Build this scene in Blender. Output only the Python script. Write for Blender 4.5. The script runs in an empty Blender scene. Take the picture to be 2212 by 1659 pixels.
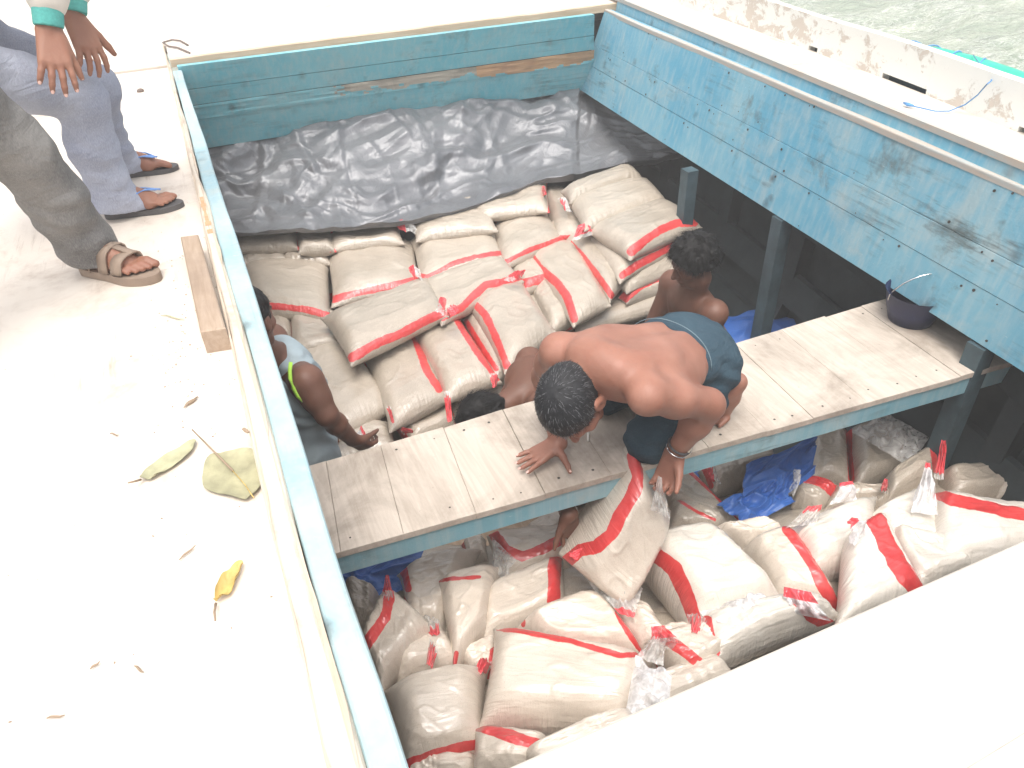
import bpy, math, random
import numpy as np
from mathutils import Vector, Matrix

# ------------------------------------------------------------------ camera, sky, sun, exposure
SC = bpy.context.scene
COL = SC.collection
R = math.radians
rng = np.random.default_rng(7)
random.seed(7)

F_PX, PITCH, ROLL, YAW = 1621.2, .6371, -.0476, .3792
CAM = np.array([-.035, .115, 1.058])
_fw = np.array([math.sin(YAW)*math.cos(PITCH), math.cos(YAW)*math.cos(PITCH), -math.sin(PITCH)])
_r0 = np.array([math.cos(YAW), -math.sin(YAW), 0.])
_u0 = np.cross(_r0, _fw)
_r = math.cos(ROLL)*_r0 + math.sin(ROLL)*_u0
_u = -math.sin(ROLL)*_r0 + math.cos(ROLL)*_u0

cd = bpy.data.cameras.new('camera')
cd.sensor_width = 36.0
cd.lens = F_PX/2212*36
cd.clip_start = .02
cd.clip_end = 3000
cam = bpy.data.objects.new('camera', cd)
COL.objects.link(cam)
cam.matrix_world = Matrix(((_r[0], _u[0], -_fw[0], CAM[0]), (_r[1], _u[1], -_fw[1], CAM[1]),
                           (_r[2], _u[2], -_fw[2], CAM[2]), (0, 0, 0, 1)))
SC.camera = cam

SUN_EL, SUN_AZ = R(72), R(205)          # direction the light comes from
W = bpy.data.worlds.new('World')
SC.world = W
W.use_nodes = True
nt = W.node_tree
bg = nt.nodes['Background']
sky = nt.nodes.new('ShaderNodeTexSky')
sky.sky_type = 'NISHITA'
sky.sun_disc = False
sky.sun_elevation = SUN_EL
sky.sun_rotation = SUN_AZ
sky.air_density = 1.0
sky.dust_density = 4.0
hs = nt.nodes.new('ShaderNodeHueSaturation')
hs.inputs['Saturation'].default_value = .22
nt.links.new(sky.outputs[0], hs.inputs['Color'])
nt.links.new(hs.outputs[0], bg.inputs[0])
bg.inputs[1].default_value = .15

sd = bpy.data.lights.new('sun', 'SUN')
sd.energy = .9
sd.angle = R(35)
sd.color = (1.0, .93, .84)
sun = bpy.data.objects.new('sun', sd)
COL.objects.link(sun)
sun.rotation_euler = Vector((math.sin(SUN_AZ)*math.cos(SUN_EL), math.cos(SUN_AZ)*math.cos(SUN_EL),
                             math.sin(SUN_EL))).to_track_quat('Z', 'Y').to_euler()

SC.view_settings.view_transform = 'Standard'
SC.view_settings.look = 'None'
SC.view_settings.gamma = 1.0
SC.view_settings.exposure = 1.14
SC.render.engine = 'CYCLES'
SC.cycles.use_denoising = True
SC.cycles.max_bounces = 8
SC.cycles.transparent_max_bounces = 12


def at(px, py, z):
    """point of height z seen at photo pixel (px, py) of a 2212 px wide view"""
    d = _fw*F_PX + _r*(px-1106.) - _u*(py-829.5)
    return CAM + d*((z-CAM[2])/d[2])


def aty(px, py, y):
    d = _fw*F_PX + _r*(px-1106.) - _u*(py-829.5)
    return CAM + d*((y-CAM[1])/d[1])


V3 = lambda *a: np.array(a, float)


def unit(v):
    v = np.asarray(v, float)
    return v/np.linalg.norm(v)


# ------------------------------------------------------------------ small numpy noise
def vnoise(p, seed=0):
    p = np.asarray(p, float)
    i = np.floor(p).astype(np.int64)
    f = p-i
    f = f*f*f*(f*(f*6-15)+10)

    def h(dx, dy, dz):
        n = ((i[..., 0]+dx)*374761393+(i[..., 1]+dy)*668265263+(i[..., 2]+dz)*2147483647+seed*974711) & 0xffffffff
        n = ((n ^ (n >> 13))*1274126177) & 0xffffffff
        n = (n ^ (n >> 16)) & 0xffff
        return n/32767.5-1.0
    x, y, z = f[..., 0], f[..., 1], f[..., 2]
    a = h(0, 0, 0)*(1-x)+h(1, 0, 0)*x
    b = h(0, 1, 0)*(1-x)+h(1, 1, 0)*x
    c = h(0, 0, 1)*(1-x)+h(1, 0, 1)*x
    d = h(0, 1, 1)*(1-x)+h(1, 1, 1)*x
    return (a*(1-y)+b*y)*(1-z)+(c*(1-y)+d*y)*z


def fbm(p, oct=4, seed=0):
    s, a = 0, 1.
    for k in range(oct):
        s = s+a*vnoise(np.asarray(p)*2**k, seed+k*17)
        a *= .5
    return s


# ------------------------------------------------------------------ object helpers
def tag(o, label=None, cat=None, group=None, kind=None):
    if label: o['label'] = label
    if cat: o['category'] = cat
    if group: o['group'] = group
    if kind: o['kind'] = kind
    return o


def empty(name, loc=(0, 0, 0)):
    o = bpy.data.objects.new(name, None)
    o.empty_display_size = .1
    o.location = loc
    COL.objects.link(o)
    return o


def mesh_obj(name, verts, faces, mats, parent=None, smooth=True, fmat=None, attrs=None, uv=None, auto=None):
    me = bpy.data.meshes.new(name)
    verts = np.asarray(verts, float)
    if isinstance(faces, np.ndarray):
        n, k = faces.shape
        me.vertices.add(len(verts))
        me.vertices.foreach_set('co', verts.ravel())
        me.loops.add(n*k)
        me.polygons.add(n)
        me.loops.foreach_set('vertex_index', faces.ravel().astype(np.int32))
        me.polygons.foreach_set('loop_start', np.arange(0, n*k, k, dtype=np.int32))
        me.polygons.foreach_set('loop_total', np.full(n, k, np.int32))
        me.update(calc_edges=True)
    else:
        me.from_pydata(verts.tolist(), [], faces)
    for m in (mats if isinstance(mats, (list, tuple)) else [mats]):
        me.materials.append(m)
    if fmat is not None:
        me.polygons.foreach_set('material_index', np.asarray(fmat, np.int32))
    me.polygons.foreach_set('use_smooth', np.full(len(me.polygons), bool(smooth)))
    for k, v in (attrs or {}).items():
        a = me.attributes.new(k, 'FLOAT', 'POINT')
        a.data.foreach_set('value', np.asarray(v, np.float32))
    if uv is not None:
        l = me.uv_layers.new(name='UVMap')
        idx = np.zeros(len(me.loops), np.int32)
        me.loops.foreach_get('vertex_index', idx)
        l.data.foreach_set('uv', np.asarray(uv, np.float32)[idx].ravel())
    me.validate()
    me.update()
    o = bpy.data.objects.new(name, me)
    COL.objects.link(o)
    if parent is not None:
        o.parent = parent
        o.matrix_parent_inverse = Matrix.Translation(-Vector(parent.location))
    return o


class MB:
    """collects boxes, slabs and tubes into one mesh"""
    def __init__(s):
        s.v, s.f, s.m = [], [], []

    def add(s, vs, fs, m=0):
        n = len(s.v)
        s.v += [tuple(map(float, v)) for v in vs]
        s.f += [tuple(i+n for i in f) for f in fs]
        s.m += [m]*len(fs)

    def hexa(s, b, t, m=0):
        """box from four bottom and four top points, both listed the same way round"""
        s.add(list(b)+list(t), [(3, 2, 1, 0), (4, 5, 6, 7), (0, 1, 5, 4), (1, 2, 6, 5), (2, 3, 7, 6), (3, 0, 4, 7)], m)

    def prism(s, poly, dz, m=0, bev=0.):
        """slab: polygon of top points, pushed down by dz; a small bevel round the top edge"""
        poly = [np.asarray(p, float) for p in poly]
        n = len(poly)
        c = sum(poly)/n
        if bev:
            ins = []
            for i in range(n):
                e1 = unit(poly[i]-poly[i-1]); e2 = unit(poly[(i+1) % n]-poly[i])
                q = poly[i]+bev*(-e1+e2)
                ins.append(q)
            rings = [ins, [p-V3(0, 0, bev) for p in poly], [p-V3(0, 0, dz) for p in poly]]
        else:
            rings = [poly, [p-V3(0, 0, dz) for p in poly]]
        vs = [p for r in rings for p in r]
        fs = [tuple(range(n)), tuple(reversed(range((len(rings)-1)*n, len(rings)*n)))]
        for k in range(len(rings)-1):
            for i in range(n):
                j = (i+1) % n
                fs.append((k*n+i, (k+1)*n+i, (k+1)*n+j, k*n+j))
        s.add(vs, fs, m)

    def tube(s, pts, rad, seg=8, m=0):
        pts = [np.asarray(p, float) for p in pts]
        rad = rad if hasattr(rad, '__len__') else [rad]*len(pts)
        vs, fs = [], []
        for i, p in enumerate(pts):
            t = unit(pts[min(i+1, len(pts)-1)]-pts[max(i-1, 0)])
            a = unit(np.cross(t, V3(0, 0, 1) if abs(t[2]) < .9 else V3(1, 0, 0)))
            b = np.cross(t, a)
            for k in range(seg):
                w = 2*math.pi*k/seg
                vs.append(p+rad[i]*(a*math.cos(w)+b*math.sin(w)))
        for i in range(len(pts)-1):
            for k in range(seg):
                fs.append((i*seg+k, i*seg+(k+1) % seg, (i+1)*seg+(k+1) % seg, (i+1)*seg+k))
        fs.append(tuple(reversed(range(seg))))
        fs.append(tuple(range((len(pts)-1)*seg, len(pts)*seg)))
        s.add(vs, fs, m)

    def build(s, name, mats, parent=None, smooth=False):
        o = mesh_obj(name, s.v, s.f, mats, parent, smooth, s.m)
        import bmesh
        bm = bmesh.new(); bm.from_mesh(o.data)
        bmesh.ops.recalc_face_normals(bm, faces=bm.faces)
        bm.to_mesh(o.data); bm.free()
        return o


# ------------------------------------------------------------------ materials
class NT:
    def __init__(s, name):
        s.m = bpy.data.materials.new(name)
        s.m.use_nodes = True
        s.t = s.m.node_tree
        s.b = s.t.nodes['Principled BSDF']
        s.out = s.t.nodes['Material Output']

    def n(s, typ, **kw):
        x = s.t.nodes.new(typ)
        for k, v in kw.items():
            setattr(x, k, v)
        return x

    def l(s, a, b):
        s.t.links.new(a, b)

    def val(s, sock, v):
        if hasattr(v, 'is_linked'):
            s.l(v, sock)
        else:
            sock.default_value = v

    def coord(s, which='Object', scale=(1, 1, 1), rot=(0, 0, 0)):
        tc = s.n('ShaderNodeTexCoord')
        mp = s.n('ShaderNodeMapping')
        s.l(tc.outputs[which], mp.inputs[0])
        mp.inputs['Scale'].default_value = scale
        mp.inputs['Rotation'].default_value = rot
        return mp.outputs[0]

    def noise(s, vec, scale, detail=4, rough=.55, dist=0.):
        x = s.n('ShaderNodeTexNoise')
        s.l(vec, x.inputs['Vector'])
        x.inputs['Scale'].default_value = scale
        x.inputs['Detail'].default_value = detail
        x.inputs['Roughness'].default_value = rough
        x.inputs['Distortion'].default_value = dist
        return x.outputs[0]

    def ramp(s, fac, stops, interp='LINEAR'):
        x = s.n('ShaderNodeValToRGB')
        x.color_ramp.interpolation = interp
        e = x.color_ramp.elements
        while len(e) < len(stops):
            e.new(.5)
        for i, (p, c) in enumerate(stops):
            e[i].position = p
            e[i].color = (c, c, c, 1) if not hasattr(c, '__len__') else (*c[:3], 1)
        s.l(fac, x.inputs[0])
        return x.outputs[0]

    def mix(s, fac, a, b, mode='MIX'):
        x = s.n('ShaderNodeMix', data_type='RGBA', blend_type=mode)
        for i, v in ((0, fac), (6, a), (7, b)):
            if hasattr(v, 'is_linked'):
                s.l(v, x.inputs[i])
            elif i == 0:
                x.inputs[0].default_value = v
            else:
                x.inputs[i].default_value = (*v[:3], 1)
        return x.outputs[2]

    def math(s, op, a, b=0., c=0.):
        x = s.n('ShaderNodeMath', operation=op)
        for i, v in enumerate((a, b, c)):
            s.val(x.inputs[i], v)
        return x.outputs[0]

    def bump(s, h, strength=.3, dist=.01, prev=None):
        x = s.n('ShaderNodeBump')
        x.inputs['Strength'].default_value = strength
        x.inputs['Distance'].default_value = dist
        s.l(h, x.inputs['Height'])
        if prev is not None:
            s.l(prev, x.inputs['Normal'])
        return x.outputs[0]

    def fin(s, col=None, rough=.5, nor=None, **kw):
        if col is not None:
            s.val(s.b.inputs['Base Color'], col if hasattr(col, 'is_linked') else (*col[:3], 1))
        s.val(s.b.inputs['Roughness'], rough)
        if nor is not None:
            s.l(nor, s.b.inputs['Normal'])
        for k, v in kw.items():
            s.val(s.b.inputs[k.replace('_', ' ')], v)
        return s.m


def m_plain(name, col, rough=.5, var=.15, scale=20, bump=.15, **kw):
    t = NT(name)
    c = t.coord()
    n = t.noise(c, scale, 5)
    k = t.ramp(n, [(.3, 1-var), (.7, 1+var)])
    x = t.mix(1., col, k, 'MULTIPLY')
    return t.fin(x, rough, t.bump(t.noise(c, scale*4, 3), bump, .004), **kw)


def m_blue(name, base, base2, along, grime=.5, pale=.35):
    """old brushed boat paint: worn grey patches, mould spots, scratches along the plank"""
    t = NT(name)
    c = t.coord()
    st = t.coord(scale=(.35, 6, 6) if along == 'x' else (6, .35, 6))
    big = t.noise(c, 1.7, 5, .6, .4)
    col = t.mix(t.ramp(big, [(.38, 0), (.62, 1)]), base, base2)
    worn = t.noise(c, 3.1, 8, .68, .6)
    col = t.mix(t.ramp(worn, [(.50, 0), (.68, pale)]), col, (.42, .45, .42))
    vert = t.noise(t.coord(scale=(16, 16, .8)), 2.2, 5, .6)
    col = t.mix(t.ramp(vert, [(.45, 0), (.75, .35)]), col, (.50, .55, .53))
    scr = t.noise(st, 5.5, 7, .7)
    m1 = t.ramp(scr, [(.50, 0), (.66, 1)])
    m2 = t.ramp(t.noise(c, 1.5, 6, .65, .5), [(.50, 0), (.66, grime)])
    smg = t.ramp(t.noise(c, 2.9, 7, .7, .4), [(.585, 0), (.70, grime*.9)])
    col = t.mix(smg, col, (.10, .115, .105))
    col = t.mix(t.math('MULTIPLY', m1, m2), col, (.05, .055, .05))
    sp = t.n('ShaderNodeTexVoronoi')
    t.l(c, sp.inputs['Vector'])
    sp.inputs['Scale'].default_value = 6.5
    dots = t.math('ADD', sp.outputs['Distance'], t.math('MULTIPLY', t.noise(c, 30, 4), .26))
    spots = t.math('MULTIPLY', t.ramp(dots, [(.19, 1), (.36, 0)]), t.ramp(t.noise(c, 1.9, 3), [(.48, 0), (.6, grime*1.1)]))
    col = t.mix(spots, col, (.05, .055, .055))
    fine = t.noise(t.coord(scale=(3, 3, 40)), 9, 5, .7)
    col = t.mix(t.ramp(fine, [(.64, 0), (.70, .5)]), col, (.6, .66, .66))
    h = t.math('ADD', t.math('MULTIPLY', scr, .6), t.noise(c, 60, 4))
    return t.fin(col, t.ramp(worn, [(.3, .42), (.7, .7)]), t.bump(h, .35, .004), Specular_IOR_Level=.4)


def m_white(name, base=(.80, .77, .70), dirt=.5, sc=1.0, along='y'):
    t = NT(name)
    c = t.coord()
    col = t.mix(t.ramp(t.noise(c, 1.3*sc, 6, .6, .3), [(.45, 0), (.75, .55)]), base, (base[0]*.9, base[1]*.84, base[2]*.78))
    blot = t.math('MULTIPLY', t.ramp(t.noise(c, 2.1*sc, 8, .7, .6), [(.50, 0), (.66, 1)]), t.ramp(t.noise(c, 11*sc, 6, .7), [(.42, .15), (.62, 1)]))
    col = t.mix(t.math('MULTIPLY', blot, dirt), col, (base[0]*.58, base[1]*.50, base[2]*.45))
    st = t.noise(t.coord(scale=(7, .5, 7) if along == 'y' else (.5, 7, 7)), 3.5*sc, 8, .72)
    pat = t.noise(c, 1.9*sc, 5, .6)
    mk = t.math('MULTIPLY', t.ramp(st, [(.56, 0), (.68, 1)]), t.ramp(pat, [(.46, 0), (.64, dirt)]))
    col = t.mix(mk, col, (.33, .25, .19))
    fl = t.noise(c, 26*sc, 7, .72)
    mk2 = t.math('MULTIPLY', t.ramp(fl, [(.645, 0), (.70, 1)]), t.ramp(t.noise(c, 2.6*sc, 3), [(.45, 0), (.62, dirt)]))
    col = t.mix(mk2, col, (.17, .15, .13))
    return t.fin(col, .55, t.bump(t.math('ADD', st, t.noise(c, 40, 5)), .25, .004))


def m_wood(name, a, b, sc=1.0, along='y', grime=0., stain=(.08, .065, .05)):
    t = NT(name)
    c = t.coord()
    s_ = {'y': (9, .7, 9), 'x': (.7, 9, 9), 'z': (9, 9, .7)}[along]
    g = t.noise(t.coord(scale=s_), 4.5*sc, 8, .65, .7)
    col = t.mix(t.ramp(g, [(.35, 0), (.65, 1)]), a, b)
    col = t.mix(t.ramp(t.noise(c, 3*sc, 6, .65, .5), [(.43, 0), (.66, grime)]), col, stain)
    fl = t.noise(c, 45*sc, 6, .7)
    col = t.mix(t.ramp(fl, [(.66, 0), (.72, .7*max(grime, .3))]), col, (.10, .085, .07))
    return t.fin(col, .68, t.bump(g, .4, .003), Specular_IOR_Level=.3)


def m_sack(name, a, b):
    """woven plastic over grain, red hem where the attribute 'band' passes one half"""
    t = NT(name)
    oi = t.n('ShaderNodeObjectInfo')
    c = t.coord()
    va = t.n('ShaderNodeVectorMath', operation='ADD')
    t.l(c, va.inputs[0])
    t.l(t.math('MULTIPLY', oi.outputs['Random'], 60.), va.inputs[1])
    c = va.outputs[0]
    uv = t.coord('UV')
    col = t.mix(t.ramp(t.noise(c, 7, 5, .6), [(.35, 0), (.68, 1)]), a, b)
    k = t.ramp(oi.outputs['Random'], [(0, .90), (1, 1.10)])
    col = t.mix(1., col, k, 'MULTIPLY')
    gr = t.noise(c, 420, 2, .6)
    col = t.mix(t.ramp(gr, [(.42, .0), (.75, .6)]), col, (.74, .68, .57))
    gd = t.noise(c, 330, 2, .6)
    col = t.mix(t.ramp(gd, [(.56, 0), (.78, .45)]), col, (.24, .20, .14))
    at_ = t.n('ShaderNodeAttribute', attribute_name='band')
    ed = t.math('ADD', at_.outputs['Fac'], t.math('MULTIPLY', t.math('SUBTRACT', t.noise(c, 38, 3), .5), .22))
    bm_ = t.ramp(ed, [(.485, 0), (.515, 1)])
    red = t.mix(t.ramp(t.noise(c, 16, 4, .65), [(.3, 0), (.75, 1)]), (.56, .032, .035), (.72, .075, .07))
    col = t.mix(bm_, col, red)
    # creases: fine ripples that cross the seam, plus crumples
    w1 = t.noise(t.coord('UV', (26, 3.0, 1)), 1.6, 4, .6, .6)
    w2 = t.noise(t.coord('UV', (3.0, 30, 1)), 1.6, 4, .6, .6)
    eu = t.n('ShaderNodeAttribute', attribute_name='edge_u')
    ev = t.n('ShaderNodeAttribute', attribute_name='edge_v')
    h = t.math('ADD', t.math('MULTIPLY', w1, ev.outputs['Fac']), t.math('MULTIPLY', w2, eu.outputs['Fac']))
    cr = t.noise(t.coord('UV', (1.6, 7, 1), (0, 0, .6)), 1.4, 3, .5, 1.0)
    n1 = t.bump(h, .7, .012)
    n2 = t.bump(cr, .26, .03, n1)
    wv = t.n('ShaderNodeTexWave', wave_type='BANDS', bands_direction='X')
    t.l(uv, wv.inputs['Vector']); wv.inputs['Scale'].default_value = 60
    wv2 = t.n('ShaderNodeTexWave', wave_type='BANDS', bands_direction='Y')
    t.l(uv, wv2.inputs['Vector']); wv2.inputs['Scale'].default_value = 40
    n3 = t.bump(t.math('ADD', wv.outputs['Fac'], wv2.outputs['Fac']), .025, .003, n2)
    n4 = t.bump(gr, .16, .003, n3)
    return t.fin(col, t.ramp(t.noise(c, 9, 3), [(.3, .34), (.7, .46)]), n4, Specular_IOR_Level=.6,
                 Coat_Weight=.85, Coat_Roughness=.2, Coat_Normal=n2)


def m_film(name, tint=(.85, .83, .80), opac=.45):
    t = NT(name)
    c = t.coord()
    at_ = t.n('ShaderNodeAttribute', attribute_name='band')
    bm_ = t.ramp(at_.outputs['Fac'], [(.48, 0), (.52, 1)])
    col = t.mix(bm_, tint, (.80, .10, .12))
    t.fin(col, .22, t.bump(t.noise(c, 28, 4, .6, .8), .4, .008), Specular_IOR_Level=.7)
    tr = t.n('ShaderNodeBsdfTransparent')
    mx = t.n('ShaderNodeMixShader')
    st = t.noise(c, 30, 4, .6, .8)
    op = t.math('MINIMUM', t.math('ADD', t.ramp(st, [(.35, opac-.2), (.7, opac+.28)]), t.math('MULTIPLY', bm_, .45)), 1.)
    t.l(op, mx.inputs[0])
    t.l(tr.outputs[0], mx.inputs[1])
    t.l(t.b.outputs[0], mx.inputs[2])
    t.l(mx.outputs[0], t.out.inputs['Surface'])
    return t.m


def m_skin(name, a, b, rough=.5):
    t = NT(name)
    c = t.coord()
    col = t.mix(t.ramp(t.noise(c, 6, 5, .6), [(.35, 0), (.7, 1)]), a, b)
    col = t.mix(t.ramp(t.noise(c, 90, 3, .6), [(.60, 0), (.75, .25)]), col, (b[0]*.5, b[1]*.45, b[2]*.45))
    col = t.mix(t.ramp(t.noise(c, 17, 5, .65), [(.45, 0), (.75, .45)]), col, (a[0]*1.02, a[1]*.80, a[2]*.78))
    col = t.mix(t.ramp(t.noise(c, 3, 3), [(.5, 0), (.7, .35)]), col, (min(b[0]*1.2, 1), b[1]*1.25, b[2]*1.3))
    h = t.math('ADD', t.noise(c, 160, 3), t.math('MULTIPLY', t.noise(c, 25, 4), .8))
    return t.fin(col, rough, t.bump(h, .22, .003), Specular_IOR_Level=.45, Subsurface_Weight=.12,
                 Subsurface_Radius=(.02, .008, .004), Subsurface_Scale=.5)


def m_denim(name, a, b, fold=1.0):
    t = NT(name)
    c = t.coord()
    col = t.mix(t.ramp(t.noise(c, 3.5, 5, .6, .5), [(.35, 0), (.68, 1)]), a, b)
    tw = t.noise(t.coord(scale=(1, 1, .25)), 420, 2, .5)
    col = t.mix(t.ramp(tw, [(.4, 0), (.75, .35)]), col, (min(b[0]*1.6, .8), min(b[1]*1.6, .8), min(b[2]*1.55, .8)))
    h1 = t.noise(t.coord(scale=(1, 1, 2.2)), 9, 4, .6, 1.0)
    n1 = t.bump(h1, .5*fold, .02)
    return t.fin(col, .85, t.bump(tw, .3, .002, n1), Specular_IOR_Level=.2)


M = {}
M['deck'] = m_white('deck_paint', (.70, .63, .55), .8)
M['beam'] = m_white('coaming_white_paint', (.64, .565, .475), .95, 1.6)
M['plank'] = m_white('hatch_plank_paint', (.76, .69, .61), .5, 1.2, 'x')
M['rawedge'] = m_wood('plank_edge_wood', (.46, .35, .24), (.56, .45, .33), 1.2, 'x', .2, (.3, .22, .14))
M['bluetop'] = m_blue('pale_blue_coaming', (.28, .43, .48), (.42, .55, .57), 'y', .6, .8)
M['bluefar'] = m_blue('teal_blue_planks', (.13, .45, .53), (.22, .51, .56), 'x', .55, .30)
M['blueright'] = m_blue('blue_side_planks', (.10, .33, .46), (.19, .40, .49), 'y', .8, .5)
M['bluebeam'] = m_blue('blue_beam_paint', (.17, .37, .44), (.28, .45, .50), 'x', .6, .6)
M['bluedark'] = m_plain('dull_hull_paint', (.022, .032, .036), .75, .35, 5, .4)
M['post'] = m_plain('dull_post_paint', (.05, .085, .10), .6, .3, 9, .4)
M['ledge'] = m_wood('worn_ledge', (.50, .41, .33), (.42, .44, .42), 1.4, 'y', .2, (.33, .40, .43))
M['bare'] = m_wood('bare_wood', (.52, .30, .16), (.62, .40, .24), 1.3, 'x', .35, (.22, .12, .10))
M['bare2'] = m_wood('rubbed_corner_wood', (.50, .40, .30), (.62, .52, .42), 1.3, 'y', .35, (.22, .16, .12))
M['greybare'] = m_wood('grey_bare_wood', (.42, .40, .33), (.52, .46, .38), 1.5, 'x', .5, (.10, .08, .06))
M['benchwood'] = m_wood('bench_boards', (.47, .40, .335), (.59, .515, .44), 1.0, 'y', .65, (.20, .16, .125))
M['block'] = m_wood('wood_block', (.33, .24, .17), (.43, .33, .25), 1.0, 'y', .3, (.14, .10, .08))
M['gunwale'] = None
M['seamline'] = m_plain('deck_seam', (.42, .38, .33), .7)
M['hole'] = m_plain('dark_nail', (.05, .045, .04), .7)
M['iron'] = m_plain('rusty_iron', (.16, .12, .10), .6)
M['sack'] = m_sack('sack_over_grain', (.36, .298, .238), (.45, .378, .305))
M['sackpale'] = m_sack('pale_sack_over_grain', (.61, .52, .435), (.71, .62, .53))  # paler for thin plastic and to stand in for brighter light on the pile
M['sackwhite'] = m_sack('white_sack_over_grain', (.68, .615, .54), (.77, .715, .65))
M['film'] = m_film('clear_sack_plastic', opac=.42)
M['filmwhite'] = m_film('milky_sack_plastic', (.88, .87, .88), .62)
M['skin_main'] = m_skin('tanned_skin', (.27, .12, .08), (.36, .17, .118))
M['skin_shaded'] = m_skin('shaded_brown_skin', (.13, .058, .036), (.18, .08, .05))  # brown, darkened further to stand in for shade on men below deck
M['skin_mid'] = m_skin('mid_brown_skin', (.25, .11, .07), (.31, .145, .09))
M['hair'] = m_plain('black_hair', (.008, .007, .007), .6, .3, 60, .15, Specular_IOR_Level=.25)
M['hairgrey'] = m_plain('greying_hair', (.018, .018, .02), .6, .4, 70, .15, Specular_IOR_Level=.3)
M['strandgrey'] = m_plain('grey_strand', (.17, .17, .175), .45)
M['denim'] = m_denim('light_denim', (.26, .28, .36), (.38, .40, .47))
M['denimdark'] = m_denim('dark_denim', (.10, .098, .10), (.24, .228, .215))
M['denimblue'] = m_denim('blue_short_denim', (.022, .042, .062), (.045, .08, .105))
M['shirt'] = m_plain('cream_cotton', (.74, .69, .62), .85, .08, 8, .4)
M['tealcuff'] = m_plain('teal_knit', (.10, .42, .38), .85, .12, 120, .5)
M['tank'] = m_plain('grey_blue_jersey', (.34, .41, .44), .8, .12, 10, .4)
M['lime'] = m_plain('lime_trim', (.45, .78, .08), .7)
M['sole'] = m_plain('dark_rubber', (.085, .08, .08), .7)
M['strapblue'] = m_plain('blue_rubber', (.16, .32, .68), .45)
M['sandal'] = m_plain('brown_sandal', (.27, .20, .15), .7)
M['seam2'] = m_plain('waistband_stitch', (.15, .21, .24), .8)
M['seam'] = m_plain('pale_stitch', (.62, .64, .68), .8)
M['nail'] = m_plain('finger_nail', (.70, .45, .38), .35)
M['watch'] = m_plain('cream_watch', (.72, .62, .48), .3)
M['silver'] = m_plain('silver_metal', (.75, .75, .75), .25, Metallic=1.0)
M['teal'] = m_plain('turquoise_plastic', (.03, .46, .31), .5, .18, 6, .3)
M['twine'] = m_plain('blue_twine', (.10, .28, .55), .7)
M['navy'] = m_plain('navy_plastic', (.010, .016, .06), .45)
M['leafgreen'] = m_plain('dry_green_leaf', (.40, .385, .24), .6, .25, 25, .4)
M['leafolive'] = m_plain('olive_leaf', (.33, .31, .19), .6, .3, 18, .4)
M['leafyellow'] = m_plain('yellow_leaf', (.52, .37, .12), .6, .3, 18, .4)
M['twig'] = m_plain('brown_twig', (.30, .22, .15), .8)


def m_gunwale():
    t = NT('flaking_white_paint')
    c = t.coord()
    f = t.noise(t.coord(scale=(5, 1.3, 2.2)), 5.2, 9, .74, .5)
    big = t.noise(c, 1.4, 3)
    mk = t.ramp(t.math('ADD', f, t.math('MULTIPLY', big, .35)), [(.69, 0), (.735, 1)])
    col = t.mix(mk, (.77, .77, .72), (.58, .52, .45))
    return t.fin(col, .65, t.bump(mk, .5, .004))


M['gunwale'] = m_gunwale()


def m_tarp(name, a, b, rough=.3, metal=.0):
    t = NT(name)
    c = t.coord()
    col = t.mix(t.ramp(t.noise(c, 3, 5, .6), [(.35, 0), (.7, 1)]), a, b)
    f1 = t.noise(c, 7, 6, .6, 1.6)
    ridge = t.math('ABSOLUTE', t.math('SUBTRACT', f1, .5))
    n1 = t.bump(ridge, .3, .03)
    f2 = t.noise(c, 24, 4, .55, 1.2)
    n2 = t.bump(t.math('ABSOLUTE', t.math('SUBTRACT', f2, .5)), .28, .012, n1)
    wv = t.noise(t.coord(scale=(1, 1, 1)), 240, 2)
    n3 = t.bump(wv, .12, .002, n2)
    return t.fin(col, rough, n3, Specular_IOR_Level=.6, Metallic=metal)


M['tarpgrey'] = m_tarp('grey_tarpaulin', (.15, .153, .165), (.22, .223, .235), .38, .2)
M['tarpblue'] = m_tarp('blue_tarpaulin', (.025, .10, .36), (.04, .14, .45), .45)


def m_water():
    t = NT('sea_water')
    c = t.coord()
    n1 = t.noise(t.coord(scale=(1, 2.2, 1)), 1.6, 6, .62, .7)
    n2 = t.noise(t.coord(scale=(1, 2.0, 1)), 7, 5, .6, .6)
    col = t.mix(t.ramp(n1, [(.38, 0), (.66, 1)]), (.30, .36, .27), (.46, .50, .39))
    foam = t.noise(t.coord(scale=(1, 2.6, 1)), 3.6, 9, .74, 1.2)
    lines = t.math('ABSOLUTE', t.math('SUBTRACT', foam, .5))
    fm = t.math('MULTIPLY', t.ramp(lines, [(.0, 1), (.035, 0)]), t.ramp(t.noise(c, .9, 4), [(.36, 0), (.56, .9)]))
    col = t.mix(fm, col, (.75, .76, .70))
    n = t.bump(t.math('ADD', n1, t.math('MULTIPLY', n2, .35)), .9, .25)
    return t.fin(col, .16, n, Specular_IOR_Level=.5)


M['water'] = m_water()


# ------------------------------------------------------------------ the boat: deck, hatch, cross bench, hull
ZD = -.04                                   # left and far deck
ZR = .07                                    # right side deck


def line_y(p, q, y, z=None):
    t = (y-p[1])/(q[1]-p[1])
    a = p+(q-p)*t
    if z is not None:
        a = V3(a[0], a[1], z)
    return a


boat = empty('cargo_boat')
tag(boat, 'wooden cargo boat with white deck and open blue hatch', 'boat')

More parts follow.
